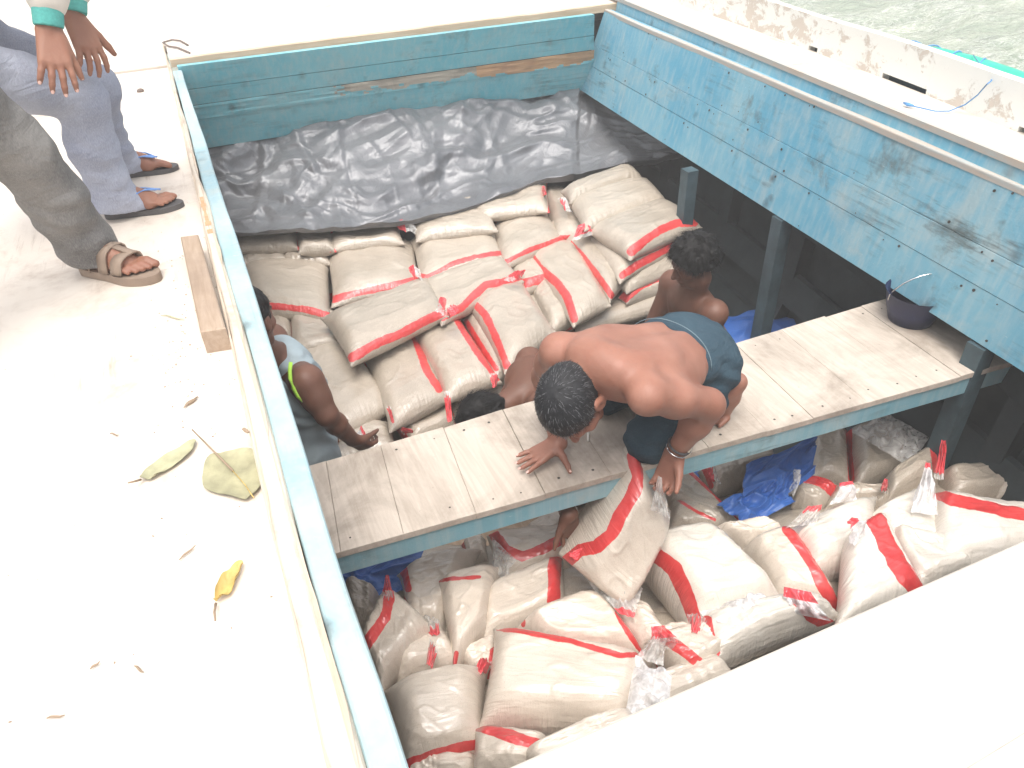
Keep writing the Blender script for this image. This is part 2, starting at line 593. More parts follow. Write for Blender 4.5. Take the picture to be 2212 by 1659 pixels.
LO = (at(350, 92, 0), at(705, 1659, 0))     # outer edge of the white beam
LI = (at(372, 155, 0), at(790, 1659, 0))    # white beam meets pale blue plank
BI = (at(393, 150, 0), at(878, 1659, 0))    # hatch edge of the pale blue plank
RT = (at(1330, 32, 0), at(2212, 408, 0))
RB = (at(1255, 195, -.54), at(2130, 752, -.54))
RIM = (at(1368, 9, ZR), at(2212, 353, ZR))
FT = (at(385, 150, 0), at(1258, 40, 0))
FB = (at(445, 320, -.54), at(1255, 195, -.54))
GB = (at(1685, 84, ZR), at(2212, 290, ZR))

# left and far deck, cut round the hatch
d = MB()
yA, yB, yC = -3.0, 5.42, 9.0
d.prism([V3(-2.2, yB, ZD), V3(-2.2, yA, ZD), line_y(*LO, yA, ZD), line_y(*LO, yB, ZD)], .05)
d.prism([V3(-2.2, yC, ZD+.012), V3(-2.2, yB+.012, ZD+.012), line_y(*LO, yB+.012, ZD+.012), line_y(*LO, 6.02, ZD+.012),
         V3(3.6, 5.9, ZD+.012), V3(3.6, yC, ZD+.012)], .05)
d.build('deck', M['deck'], boat)
g_near = -2.6
rd = MB()
rd.prism([line_y(*RIM, 6.0, ZR), line_y(*RIM, g_near, ZR), line_y(*GB, g_near, ZR)+V3(.02, 0, 0), line_y(*GB, 6.0, ZR)+V3(.02, 0, 0)],
         .022, 0, .006)
sidedeck = rd.build('side_deck', M['deck'], boat)
rim = MB()
a0, a1 = line_y(*RIM, 6.0, ZR+.003), line_y(*RIM, g_near, ZR+.003)
N_ = 60
for i in range(N_):
    t0, t1 = i/N_, (i+1)/N_
    w0 = .012+.010*vnoise(V3(t0*23, 0, 0), 3); w1 = .012+.010*vnoise(V3(t1*23, 0, 0), 3)
    p0, p1 = a0+(a1-a0)*t0, a0+(a1-a0)*t1
    rim.hexa([p0+V3(-.004, 0, -.024), p1+V3(-.004, 0, -.024), p1+V3(w1, 0, -.024), p0+V3(w0, 0, -.024)],
             [p0+V3(-.004, 0, 0), p1+V3(-.004, 0, 0), p1+V3(w1, 0, 0), p0+V3(w0, 0, 0)])
rim.build('deck_rim', M['ledge'], sidedeck)


def long_strip(name, e0, e1, ya, yb, z0, z1, mat, parent, n=70, wob=.003, bev=.008, seed=1, dx0=0., dx1=0.):
    """board running along the boat with a slightly uneven, rounded edge"""
    vs, fs = [], []
    prof = None
    for i in range(n+1):
        y = ya+(yb-ya)*i/n
        a = line_y(*e0, y); b = line_y(*e1, y)
        xa = a[0]+dx0+wob*vnoise(V3(y*3.1, seed, 0), seed)
        xb = b[0]+dx1+wob*vnoise(V3(y*2.7, seed+5, 0), seed+9)
        zt = z1+wob*.6*vnoise(V3(y*2.2, seed+2, 0), seed+4)
        ring = [(xa, y, z0), (xa, y, zt-bev), (xa+bev*.35, y, zt-bev*.3), (xa+bev, y, zt), (xb-bev, y, zt),
                (xb-bev*.35, y, zt-bev*.3), (xb, y, zt-bev), (xb, y, z0)]
        vs += ring
    k = 8
    for i in range(n):
        for j in range(k):
            j2 = (j+1) % k
            fs.append((i*k+j, i*k+j2, (i+1)*k+j2, (i+1)*k+j))
    fs.append(tuple(range(k))); fs.append(tuple(n*k+j for j in reversed(range(k))))
    mb = MB(); mb.add(vs, fs)
    return mb.build(name, mat, parent, smooth=False)


co_l = long_strip('coaming_beam', LO, LI, -1.5, 5.98, -.10, .0, M['beam'], boat, 90, .007, .012, 2, 0, -.004)
long_strip('coaming_plank', LI, BI, -1.5, 5.14, -.14, -.004, M['bluetop'], boat, 80, .004, .008, 5)
for (ln, d0, sd_) in ((LO, .001, 3), (LI, -.012, 7)):   # bare wood showing where the paint has rubbed off the corners
    ed = MB()
    ys = np.linspace(-.6, 5.9, 150)
    for ya, yb in zip(ys[:-1], ys[1:]):
        w_ = [max(0, .0035+.005*fbm(V3(y*5, sd_, 0), 3, sd_)) for y in (ya, yb)]
        w_ = [max(q, .0012) for q in w_]
        a, b = line_y(*ln, ya)[0]+d0, line_y(*ln, yb)[0]+d0
        ed.add([(a, ya, .0035), (a+w_[0], ya, .0045), (b+w_[1], yb, .0045), (b, yb, .0035)], [(0, 1, 2, 3)])
    ed.build('worn_corner', M['bare2'], co_l)
pt = MB()                                   # worn patch of bare wood on the beam above the block
for i in range(10):
    y = 3.02-i*.035
    a, b = line_y(*LO, y, .004)+V3(.006, 0, 0), line_y(*LI, y, .004)-V3(.010, 0, 0)
    a2, b2 = line_y(*LO, y-.035, .004)+V3(.006, 0, 0), line_y(*LI, y-.035, .004)-V3(.010, 0, 0)
    e = .012*abs(vnoise(V3(i*1.7, 0, 0), 2)); 
    pt.add([a+V3(e, 0, 0), b-V3(e, 0, 0), b2-V3(e, 0, 0), a2+V3(e, 0, 0)], [(0, 1, 2, 3)])
pt.build('bare_patch', M['bare'], co_l)

# far coaming: planks under a white cover board
fw_ = MB()


def fpt(s, t, out=0.):
    a = FT[0]+(FT[1]-FT[0])*s
    b = FB[0]+(FB[1]-FB[0])*s
    p = a+(b-a)*t
    return p+V3(0, -out, 0)


S0, S1 = .0, 1.035
for (t0, t1, o_) in ((-.03, .235, 0), (.243, .43, .004), (.61, 1.0, .002)):
    nseg = 24
    for i in range(nseg):
        sa, sb = S0+(S1-S0)*i/nseg, S0+(S1-S0)*(i+1)/nseg
        fw_.hexa([fpt(sa, t1, o_), fpt(sb, t1, o_), fpt(sb, t1, o_-.05), fpt(sa, t1, o_-.05)],
                 [fpt(sa, t0, o_), fpt(sb, t0, o_), fpt(sb, t0, o_-.05), fpt(sa, t0, o_-.05)])
wall = fw_.build('far_coaming', M['bluefar'], boat)
band = MB()
nx, nz = 160, 10
vs, fs, fm = [], [], []
for i in range(nx+1):
    for j in range(nz+1):
        s_ = S0+(S1-S0)*i/nx
        tt = .433+.173*j/nz
        o_ = .010+.003*vnoise(V3(i*.13, j*.6, 0), 4)
        vs.append(fpt(s_, tt, o_))
for i in range(nx):
    for j in range(nz):
        fs.append((i*(nz+1)+j, i*(nz+1)+j+1, (i+1)*(nz+1)+j+1, (i+1)*(nz+1)+j))
        s_ = S0+(S1-S0)*(i+.5)/nx
        q = j/nz+.25*fbm(V3(i*.17, j*.25, 0), 3, 8)
        if s_ > .70 and q < .93-.25*max(0, .78-s_)*8:
            fm.append(2)
        elif .34 < s_+.03*vnoise(V3(i*.3, j*.5, 3), 6) <= .72 and q < .62+.15*vnoise(V3(i*.21, 0, 0), 11):
            fm.append(1)
        else:
            fm.append(0)
b_ = mesh_obj('rubbing_strip', vs, fs, [M['bluefar'], M['greybare'], M['bare']], wall, False, fm)

cp = MB()
zt, zb_ = .032, -.015
p = [at(366, 128, zt), at(1342, 6, zt)]
q = [at(372, 151, zb_), at(1340, 28, zb_)]
cp.hexa([V3(p[0][0], 6.02, zb_), V3(p[1][0]+.15, 5.9, zb_), V3(p[1][0], p[1][1]+.01, zb_), V3(p[0][0], p[0][1]+.01, zb_)],
        [V3(p[0][0], 6.02, zt), V3(p[1][0]+.15, 5.9, zt), p[1], p[0]])
cover = cp.build('cover_board', M['plank'], boat)
nm = MB()
n_ = 60
for i in range(n_):
    u0, u1 = i/n_, (i+1)/n_
    a, b = p[0]+(p[1]-p[0])*u0, p[0]+(p[1]-p[0])*u1
    z0, z1 = .003*vnoise(V3(i*.5, 0, 0), 3), .003*vnoise(V3((i+1)*.5, 0, 0), 3)
    f = V3(0, -.008, 0)
    nm.add([a+f+V3(0, 0, z0-.002), b+f+V3(0, 0, z1-.002), b+f+V3(0, 0, -.046), a+f+V3(0, 0, -.046),
            a+V3(0, .02, .003), b+V3(0, .02, .003), a+V3(0, .02, -.046), b+V3(0, .02, -.046)],
           [(0, 3, 2, 1), (0, 1, 5, 4), (3, 6, 7, 2)])
nm.build('board_edge', M['rawedge'], cover)

# right coaming: wide blue side, worn ledge, blue strip up to the side deck
rc = MB()


def rpt(y, t, out=0.):
    a = line_y(*RT, y); b = line_y(*RB, y+.10)
    return a+(b-a)*t+V3(-out, 0, 0)


YF, YN = 5.22, -1.6
for (t0, t1, o_) in ((0, .42, .0), (.426, .66, .003), (.666, 1.0, .001)):
    ns = 60
    for i in range(ns):
        ya, yb = YF+(YN-YF)*i/ns, YF+(YN-YF)*(i+1)/ns
        w = lambda y, s_: .003*vnoise(V3(y*1.3, s_*7, 1), 9)
        rc.hexa([rpt(ya, t1, o_+w(ya, t1)), rpt(yb, t1, o_+w(yb, t1)), rpt(yb, t1, o_-.05), rpt(ya, t1, o_-.05)],
                [rpt(ya, t0, o_+w(ya, t0)), rpt(yb, t0, o_+w(yb, t0)), rpt(yb, t0, o_-.05), rpt(ya, t0, o_-.05)])
rn_ = random.Random(3)
for i in range(70):                                # nail heads and dents
    y, t_ = rn_.uniform(.2, 5.1), rn_.choice((.06, .36, .47, .62, .70, .95))+rn_.uniform(-.02, .02)
    c_ = rpt(y, t_, .0075); r_ = rn_.uniform(.003, .007)
    e1, e2 = V3(0, 1, 0), unit(rpt(y, t_+.1)-rpt(y, t_))
    rc.add([c_+r_*(e1*math.cos(k*math.pi/4)+e2*math.sin(k*math.pi/4)) for k in range(8)], [tuple(range(8))], 1)
rcoam = rc.build('side_coaming', [M['blueright'], M['hole']], boat)
RT2 = (RT[0]+V3(.014, 0, 0), RT[1]+V3(.014, 0, 0))
long_strip('ledge', RT, RT2, YN, YF, -.02, .006, M['ledge'], rcoam, 80, .003, .005, 8, -.006, .012)
up = MB()
for i in range(40):
    ya, yb = YF+(YN-YF)*i/40, YF+(YN-YF)*(i+1)/40
    f = lambda y: line_y(*RIM, y)
    up.hexa([V3(f(ya)[0]-.012, ya, -.02), V3(f(yb)[0]-.012, yb, -.02), V3(f(yb)[0]+.03, yb, -.02), V3(f(ya)[0]+.03, ya, -.02)],
            [V3(f(ya)[0]+.002, ya, ZR-.023), V3(f(yb)[0]+.002, yb, ZR-.023), V3(f(yb)[0]+.03, yb, ZR-.023), V3(f(ya)[0]+.03, ya, ZR-.023)])
up.build('upper_strip', M['blueright'], rcoam)

# near cover board (fills the lower right corner)
nb = MB()
n0, n1 = at(1090, 1659, 0), at(2212, 1165, 0)
nl = n0+(n0-n1)*.06
nr = n1+(n1-n0)*1.2
nb.prism([nl, V3(nl[0]-.05, -1.2, 0), V3(nr[0], -1.2, 0), nr], .05, 0, .006)
s0_, s1_ = at(2080, 1665, .0015), at(2330, 1512, .0015)
sd_ = unit(np.cross(s1_-s0_, V3(0, 0, 1)))*.0010
nb.add([s0_-sd_, s1_-sd_, s1_+sd_, s0_+sd_], [(0, 1, 2, 3)], 1)
nb.build('near_cover_board', [M['plank'], M['seamline']], boat)

# bulwark along the right side with drain slots
gw = MB()
gpx = [(1480, 10), (1567, 45), (1685, 84), (1759, 105), (1764, 107), (1905, 168), (1910, 170), (2000, 203), (2005, 205), (2198, 283), (2204, 286)]
slots = [(1690, 1758, 0), (1910, 2000, 1)]
base = []
xs = np.linspace(1440, 2600, 90)
gl = np.polyfit([1567, 1685, 1907, 2212], [45, 84, 170, 290], 2)
tl = np.polyfit([1620, 1753, 1935, 2212], [9, 54, 113, 215], 2)
pts_b = np.array([at(x, np.polyval(gl, x), ZR) for x in xs])
lin = np.polyfit(pts_b[:, 1], pts_b[:, 0], 2)
ysG = np.linspace(7.0, -2.4, 130)
zG = ZR+.165
for i in range(len(ysG)-1):
    ya, yb = ysG[i], ysG[i+1]
    def gx(y): return np.polyval(lin, np.clip(y, 1.2, 5.0))+(y-np.clip(y, 1.2, 5.0))*.10
    m_ = (ya+yb)/2
    k = len(xs)
    pxm = np.interp(m_, pts_b[::-1, 1], xs[::-1])
    slot = (1998 > pxm > 1908) or (1758 > pxm > 1738) or (2230 > pxm > 2203)
    zb0 = ZR+(.022 if slot else -.03)
    if slot:
        zb0 += .0
    xa, xb = gx(ya), gx(yb)
    wz = lambda y: .004*vnoise(V3(y*1.5, 0, 2), 5)
    gw.hexa([V3(xa, ya, zb0), V3(xb, yb, zb0), V3(xb+.045, yb, zb0), V3(xa+.045, ya, zb0)],
            [V3(xa+.004, ya, zG+wz(ya)), V3(xb+.004, yb, zG+wz(yb)), V3(xb+.049, yb, zG+wz(yb)), V3(xa+.049, ya, zG+wz(ya))])
bul = gw.build('bulwark', M['gunwale'], boat)
rr = MB()  # dark strip added behind the drain slots to stand in for their shade
for ya, yb in zip(ysG[:-1], ysG[1:]):
    xa, xb = gx(ya)+.052, gx(yb)+.052
    rr.hexa([V3(xa, ya, -.25), V3(xb, yb, -.25), V3(xb+.05, yb, -.25), V3(xa+.05, ya, -.25)],
            [V3(xa, ya, ZR+.045), V3(xb, yb, ZR+.045), V3(xb+.05, yb, ZR+.045), V3(xa+.05, ya, ZR+.045)])
rr.build('slot_backing', M['post'], boat)

# hull inside: planked side, ribs, stringers, floor, far bulkhead
PROF = [(.06, .0), (-.30, .0), (-.70, -.02), (-1.10, -.06), (-1.50, -.22), (-1.85, -.6), (-2.1, -1.3)]


def hx(y): return np.polyval(lin, np.clip(y, 1.2, 5.0))+(y-np.clip(y, 1.2, 5.0))*.10+.02


for side in (0, 1):
    vs, fs = [], []
    ys = np.linspace(-3, 9, 25)
    for y in ys:
        for (z, dx) in PROF:
            vs.append((hx(y)+dx, y, z) if side == 0 else (-2.15-dx, y, z-.06))
    k = len(PROF)
    for i in range(len(ys)-1):
        for j in range(k-1):
            fs.append((i*k+j, i*k+j+1, (i+1)*k+j+1, (i+1)*k+j))
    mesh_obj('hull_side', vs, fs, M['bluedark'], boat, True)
hb = MB()
hb.prism([V3(-2, -3, -1.98), V3(3, -3, -1.98), V3(3, 9, -1.98), V3(-2, 9, -1.98)], .05)
hb.build('hold_floor', M['block'], boat)
bk = MB()
bk.hexa([V3(-2.2, 5.75, -2.1), V3(3.4, 5.75, -2.1), V3(3.4, 5.8, -2.1), V3(-2.2, 5.8, -2.1)],
        [V3(-2.2, 5.5, -.12), V3(3.4, 5.5, -.12), V3(3.4, 5.55, -.12), V3(-2.2, 5.55, -.12)])
bk.build('bulkhead', M['bluedark'], boat)
bk = MB()
bk.hexa([V3(-2.2, -1.2, -2.1), V3(3.4, -1.2, -2.1), V3(3.4, -1.15, -2.1), V3(-2.2, -1.15, -2.1)],
        [V3(-2.2, -1.2, -.06), V3(3.4, -1.2, -.06), V3(3.4, -1.15, -.06), V3(-2.2, -1.15, -.06)])
bk.build('bulkhead', M['bluedark'], boat)
for y in (4.55, 3.75, 3.0, 2.2, 1.45, .75):
    rb = MB()
    for (z0, d0), (z1, d1) in zip(PROF[:-1], PROF[1:]):
        x0, x1 = hx(y)+d0, hx(y)+d1
        rb.hexa([V3(x1-.10, y-.045, z1), V3(x1+.01, y-.045, z1), V3(x1+.01, y+.045, z1), V3(x1-.10, y+.045, z1)],
                [V3(x0-.10, y-.045, z0-.002), V3(x0+.01, y-.045, z0-.002), V3(x0+.01, y+.045, z0-.002), V3(x0-.10, y+.045, z0-.002)])
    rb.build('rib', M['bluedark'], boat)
for z, dx, w in ((-.16, .0, .20), (-.62, .02, .15), (-1.02, .0, .15), (-1.36, -.08, .13)):
    sg = MB()
    sl = .0 if z > -.5 else .10*(abs(z)-.3)
    ys = np.linspace(-1, 5.5, 14)
    for ya, yb in zip(ys[:-1], ys[1:]):
        xa, xb = hx(ya)+dx-.135, hx(yb)+dx-.135
        sg.hexa([V3(xa-sl, ya, z-w), V3(xb-sl, yb, z-w), V3(xb-sl+.034, yb, z-w), V3(xa-sl+.034, ya, z-w)],
                [V3(xa, ya, z), V3(xb, yb, z), V3(xb+.034, yb, z), V3(xa+.034, ya, z)])
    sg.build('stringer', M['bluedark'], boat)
for (px, py, lean) in ((1690, 478, 0.), (2130, 760, 0.), (1487, 372, .0)):
    a = at(px, py, -.54)+V3(.045, .05, 0)
    po = MB()
    w = .036
    po.hexa([V3(a[0]-w+lean, a[1]-w, -1.95), V3(a[0]+w+lean, a[1]-w, -1.95), V3(a[0]+w+lean, a[1]+w, -1.95), V3(a[0]-w+lean, a[1]+w, -1.95)],
            [V3(a[0]-w, a[1]-w, -.548), V3(a[0]+w, a[1]-w, -.548), V3(a[0]+w, a[1]+w, -.548), V3(a[0]-w, a[1]+w, -.548)])
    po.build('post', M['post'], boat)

# the cross bench
ZB = -.646
BK = (at(690, 1000, ZB), at(1580, 742, ZB))
FR = (at(739, 1191, ZB), at(2110, 803, ZB))


def line_x(p, q, x, z=None):
    a = p+(q-p)*((x-p[0])/(q[0]-p[0]))
    return a if z is None else V3(a[0], a[1], z)


bench = MB()
x = -.35
rb_ = random.Random(4)
while x < 3.0:
    w = rb_.choice((.15, .19, .23, .17))
    a, b = x+.0004, x+w-.0004
    sk = .045
    dz = rb_.uniform(-.0015, .0015)
    tp = [line_x(*BK, a+sk, ZB+dz), line_x(*FR, a, ZB+dz), line_x(*FR, b, ZB+dz), line_x(*BK, b+sk, ZB+dz)]
    tp[0] = tp[0]+V3(0, rb_.uniform(-.006, .006), 0); tp[3] = tp[3]+V3(0, rb_.uniform(-.006, .006), 0)
    bench.prism(tp, .024, 0, .0015)
    for u in (.25, .75):
        for v in (.10, .90):
            p_ = tp[0]*(1-u)*(1-v)+tp[3]*u*(1-v)+tp[1]*(1-u)*v+tp[2]*u*v
            p_ = p_+V3(rb_.uniform(-.015, .015), rb_.uniform(-.012, .012), .0012)
            r_ = rb_.uniform(.0028, .0052)
            if rb_.random() < .3: continue
            bench.add([p_+V3(r_*math.cos(k*math.pi/4), r_*math.sin(k*math.pi/4), 0) for k in range(8)], [tuple(range(8))], 1)
    x += w
cb = empty('cross_bench', (1.3, 1.9, ZB)); cb.parent = boat
bo = bench.build('boards', [M['benchwood'], M['hole']], cb)
zt = ZB-.0255
for (ln, dy, wy, lo) in ((FR, .006, .07, -.748), (BK, -.078, .07, -.74)):
    bb = MB()
    xs_ = np.linspace(-.35, 3.0, 30)
    for xa, xb in zip(xs_[:-1], xs_[1:]):
        pa, pb = line_x(*ln, xa), line_x(*ln, xb)
        wv = lambda q: .002*vnoise(V3(q*3, dy, 0), 3)
        bb.hexa([V3(xa, pa[1]+dy+wv(xa), lo), V3(xb, pb[1]+dy+wv(xb), lo), V3(xb, pb[1]+dy+wy, lo), V3(xa, pa[1]+dy+wy, lo)],
                [V3(xa, pa[1]+dy+wv(xa), zt), V3(xb, pb[1]+dy+wv(xb), zt), V3(xb, pb[1]+dy+wy, zt), V3(xa, pa[1]+dy+wy, zt)])
    bb.build('beam', M['bluebeam'], cb)

# sea
X, Y = np.meshgrid(np.linspace(3.2, 21, 220), np.linspace(-4, 24, 260), indexing='ij')
Z = -1.2+.07*fbm(np.stack([X*.8, Y*1.3, X*0], -1), 4, 3)+.025*fbm(np.stack([X*3, Y*4.5, X*0+3], -1), 3, 9)
edge = np.minimum(np.minimum(X-3.2, 21-X), np.minimum(Y+4, 24-Y))
Z = np.where(edge < .6, -1.2-.12*(1-edge/.6)+(Z+1.2)*edge/.6, Z)
vs = np.stack([X, Y, Z], -1).reshape(-1, 3)
nI, nJ = X.shape
ii, jj = np.meshgrid(np.arange(nI-1), np.arange(nJ-1), indexing='ij')
k0 = (ii*nJ+jj).ravel()
wf_ = np.stack([k0, k0+nJ, k0+nJ+1, k0+1], -1)
qv, qf = [], []
for (x0, x1, y0, y1) in ((-1500, -2.0, -1500, 1500), (3.15, 1500, -1500, 1500), (-2.0, 3.15, -1500, -3.2), (-2.0, 3.15, 9.2, 1500)):
    n_ = len(vs)+len(qv)
    qv += [(x0, y0, -1.33), (x1, y0, -1.33), (x1, y1, -1.33), (x0, y1, -1.33)]
    qf.append([n_, n_+1, n_+2, n_+3])
vs = np.vstack([vs, qv]); wf_ = np.vstack([wf_, qf])
sea_o = mesh_obj('sea', vs, wf_, M['water'], None, True)
tag(sea_o, kind='structure')


# ------------------------------------------------------------------ sacks: inflated cloth pillows, relaxed in numpy
def relax_pillow(seed, aspect, press, zmax, lv=((17, 12, 160), (33, 23, 110), (69, 47, 60))):
    g = np.random.default_rng(seed)
    P = None
    for (nu, nv, its) in lv:
        a, b = 2./(nu-1), 2.*aspect/(nv-1)
        if P is None:
            x, y = np.meshgrid(np.linspace(-1, 1, nu), np.linspace(-aspect, aspect, nv), indexing='ij')
            P = np.stack([np.stack([x, y, .02+0*x], -1), np.stack([x, y, -.02+0*x], -1)])
            P[:, 1:-1, 1:-1] += g.normal(0, .006, P[:, 1:-1, 1:-1].shape)
        else:
            ou, ov = P.shape[1:3]
            iu = np.linspace(0, ou-1, nu); iv = np.linspace(0, ov-1, nv)
            u0 = np.minimum(iu.astype(int), ou-2); v0 = np.minimum(iv.astype(int), ov-2)
            fu = (iu-u0)[None, :, None, None]; fv = (iv-v0)[None, None, :, None]
            A = P[:, u0][:, :, v0]; B = P[:, u0+1][:, :, v0]; C_ = P[:, u0][:, :, v0+1]; D_ = P[:, u0+1][:, :, v0+1]
            P = (A*(1-fu)+B*fu)*(1-fv)+(C_*(1-fu)+D_*fu)*fv
            P[:, 1:-1, 1:-1] += g.normal(0, .002, P[:, 1:-1, 1:-1].shape)
        dg = math.hypot(a, b)

        def con(sA, sB, L, k):
            d = P[sB]-P[sA]
            l = np.linalg.norm(d, axis=-1, keepdims=True)+1e-9
            c = d*(.5*k*(l-L)/l)
            P[sA] += c
            P[sB] -= c
        S = slice
        for it in range(its):
            du = np.gradient(P, axis=1); dv = np.gradient(P, axis=2)
            n = np.cross(du, dv)
            n /= np.linalg.norm(n, axis=-1, keepdims=True)+1e-9
            n[1] *= -1
            P += n*press*a*(1-.5*it/its)
            for rep in range(3):
                for o in (0, 1):
                    ka = (nu-o)//2
                    con((S(None), S(o, o+2*ka-1, 2)), (S(None), S(o+1, o+2*ka, 2)), a, 1)
                    kb = (nv-o)//2
                    con((S(None), S(None), S(o, o+2*kb-1, 2)), (S(None), S(None), S(o+1, o+2*kb, 2)), b, 1)
                con((S(None), S(0, -1), S(0, -1)), (S(None), S(1, None), S(1, None)), dg, .10)
                con((S(None), S(1, None), S(0, -1)), (S(None), S(0, -1), S(1, None)), dg, .10)
                for sl in ((S(0, 1), S(None)), (S(-1, None), S(None)), (S(None), S(0, 1)), (S(None), S(-1, None))):
                    mpos = P[(S(None),)+sl].mean(0)
                    P[(S(None),)+sl] = mpos
            P[..., 2] = np.where(np.abs(P[..., 2]) > zmax, np.sign(P[..., 2])*(zmax+(np.abs(P[..., 2])-zmax)*.35), P[..., 2])
    return P


PILLOWS = [relax_pillow(11, .66, .10, .30), relax_pillow(23, .70, .12, .34), relax_pillow(37, .62, .09, .27),
           relax_pillow(51, .74, .11, .32), relax_pillow(67, .68, .14, .38)]


def pillow_params(P):
    """normalised s, t in 0..1 (corners at 0/1) and height in units of the largest"""
    cx = np.abs(P[0][[0, 0, -1, -1], [0, -1, 0, -1], 0]).mean()
    cy = np.abs(P[0][[0, 0, -1, -1], [0, -1, 0, -1], 1]).mean()
    s = (P[..., 0]/cx+1)/2
    t = (P[..., 1]/cy+1)/2
    h = P[..., 2]/np.abs(P[..., 2]).max()
    return s, t, h


PP = [pillow_params(P) for P in PILLOWS]
SACKS = {}


def make_sack(key, quad, z, th, bands, mat, label, group, var=None, bend=0., lump=.0, ex=1.0):
    """quad: TL, TR, BR, BL in photo pixels; z: one height or four"""
    zz = z if hasattr(z, '__len__') else (z,)*4
    Q = [at(p[0], p[1], k) for p, k in zip(quad, zz)]
    h_ = abs(hash_(key))
    v = var if var is not None else h_ % len(PP)
    s, t, h = PP[v]
    lu = np.linalg.norm(Q[1]-Q[0])+np.linalg.norm(Q[2]-Q[3])
    lv = np.linalg.norm(Q[3]-Q[0])+np.linalg.norm(Q[2]-Q[1])
    nu, nv = s.shape[1:]
    gu, gv = np.meshgrid(np.linspace(0, 1, nu), np.linspace(0, 1, nv), indexing='ij')
    if lv > lu:                                   # long axis runs down the quad
        s, t = t, s
        gu, gv = gv, gu
    if h_ & 16: s = 1-s[:, :, ::-1] if False else s
    s = (s-.5)*ex+.5
    t = (t-.5)*ex+.5
    A = Q[0][None, None, None]; B = Q[1][None, None, None]; C_ = Q[2][None, None, None]; D_ = Q[3][None, None, None]
    S3, T3 = s[..., None], t[..., None]
    P = A*(1-S3)*(1-T3)+B*S3*(1-T3)+C_*S3*T3+D_*(1-S3)*T3
    n = unit(np.cross(Q[1]-Q[0], Q[3]-Q[0]))
    if n[2] < 0: n = -n
    hh = h.copy()
    hh = np.where(hh > 0, hh, hh*.9)
    off = hh*th*.5
    # heavy grain: soft lumps, and the middle sinks between its neighbours
    w = (np.clip(1-np.abs(2*s-1)**4, 0, 1)*np.clip(1-np.abs(2*t-1)**4, 0, 1))
    off = off+(.013+lump)*w*fbm(np.stack([s*1.8+h_ % 17, t*1.8, s*0+h_ % 7], -1), 2, h_ % 31)
    # gathered cloth: ripples that start at each seam and die out towards the middle
    sg = np.array([1., -1.])[:, None, None]
    for (d_, al, ln_) in ((gu, gv, lv*.5), (1-gu, gv, lv*.5), (gv, gu, lu*.5), (1-gv, gu, lu*.5)):
        dist = d_*((lu if al is gv else lv)*.5)
        ph = al*ln_*150+5*vnoise(np.stack([al*9, d_*3, al*0+h_ % 23], -1), h_ % 19)
        am = .0045*np.clip(.35+vnoise(np.stack([al*5, al*0, al*0+h_ % 11], -1), 7+h_ % 5)*1.3, 0, 1.3)
        fall = np.clip(dist/.012, 0, 1)*np.exp(-dist/.045)
        off = off+sg*(am*np.sin(ph)*fall)[None]
    # a few long tension creases across the face
    cr_ = 1-np.abs(vnoise(np.stack([s*2.2+t*3.1+h_ % 13, t*5.5-s*4.5, s*0], -1), h_ % 37))*2
    off = off+sg*.006*w*np.clip(cr_-.55, 0, 1)*2
    off = off-bend*(2*s-1)**2*lu*.5
    P = P+n*(off-th*.20)[..., None]
    # stretch creases that radiate from the seams
    base = sum(Q)/4
    nT = nu*nv
    idx = np.arange(nT).reshape(nu, nv)
    top = P[0].reshape(-1, 3); bot = P[1].reshape(-1, 3)
    remap = idx+nT
    bd = np.zeros((nu, nv), bool); bd[0] = bd[-1] = True; bd[:, 0] = bd[:, -1] = True
    remap[bd] = idx[bd]
    f1 = np.stack([idx[:-1, :-1], idx[1:, :-1], idx[1:, 1:], idx[:-1, 1:]], -1).reshape(-1, 4)
    f2 = np.stack([remap[:-1, :-1], remap[:-1, 1:], remap[1:, 1:], remap[1:, :-1]], -1).reshape(-1, 4)
    e1 = np.cross(P[0][nu//2+1, nv//2]-P[0][nu//2, nv//2], P[0][nu//2, nv//2+1]-P[0][nu//2, nv//2])
    if e1@n < 0:
        f1 = f1[:, ::-1]; f2 = f2[:, ::-1]
    band = np.zeros((nu, nv))
    for c, wd in bands.items():
        dist = {'l': gu, 'r': 1-gu, 't': gv, 'b': 1-gv, 'L': np.abs(gu-.10), 'R': np.abs(gu-.90), 'T': np.abs(gv-.10), 'B': np.abs(gv-.90), 'm': np.abs(gu-.5)*2, 'n': np.abs(gv-.5)*2}[c]
        wd = wd*(.62 if c in 'tblr' else 1)
        wd = wd*(1+.35*vnoise(np.stack([(gv if c in 'lrLRm' else gu)*4, gu*0, gu*0+h_ % 9], -1), 5))
        band = np.maximum(band, np.clip(.5+(wd-dist)*7, 0, 1))
    top_band = band.copy()
    if key in STRIPES:
        rg_, lines = STRIPES[key]
        dd_ = P[0]-CAM
        zz_ = dd_@_fw
        qx, qy = 1106+F_PX*(dd_@_r)/zz_, 829.5-F_PX*(dd_@_u)/zz_
        top_band[:] = 0
        for pl, hw in lines:
            pl = [REG[rg_](p) for p in pl]
            best = np.full(qx.shape, 1e9)
            for (x0, y0), (x1, y1) in zip(pl[:-1], pl[1:]):
                L2 = (x1-x0)**2+(y1-y0)**2+1e-9
                tt = np.clip(((qx-x0)*(x1-x0)+(qy-y0)*(y1-y0))/L2, 0, 1)
                best = np.minimum(best, np.hypot(qx-x0-tt*(x1-x0), qy-y0-tt*(y1-y0)))
            hw = hw*(1+.16*vnoise(np.stack([qx*.035, qy*.035, qx*0], -1), 3))
            top_band = np.maximum(top_band, np.clip(.5+(hw-best)/22., 0, 1))
        band = np.where(bd, top_band, 0)
    eu_ = np.clip(1-np.minimum(gu, 1-gu)*5, 0, 1)
    ev_ = np.clip(1-np.minimum(gv, 1-gv)*5, 0, 1)
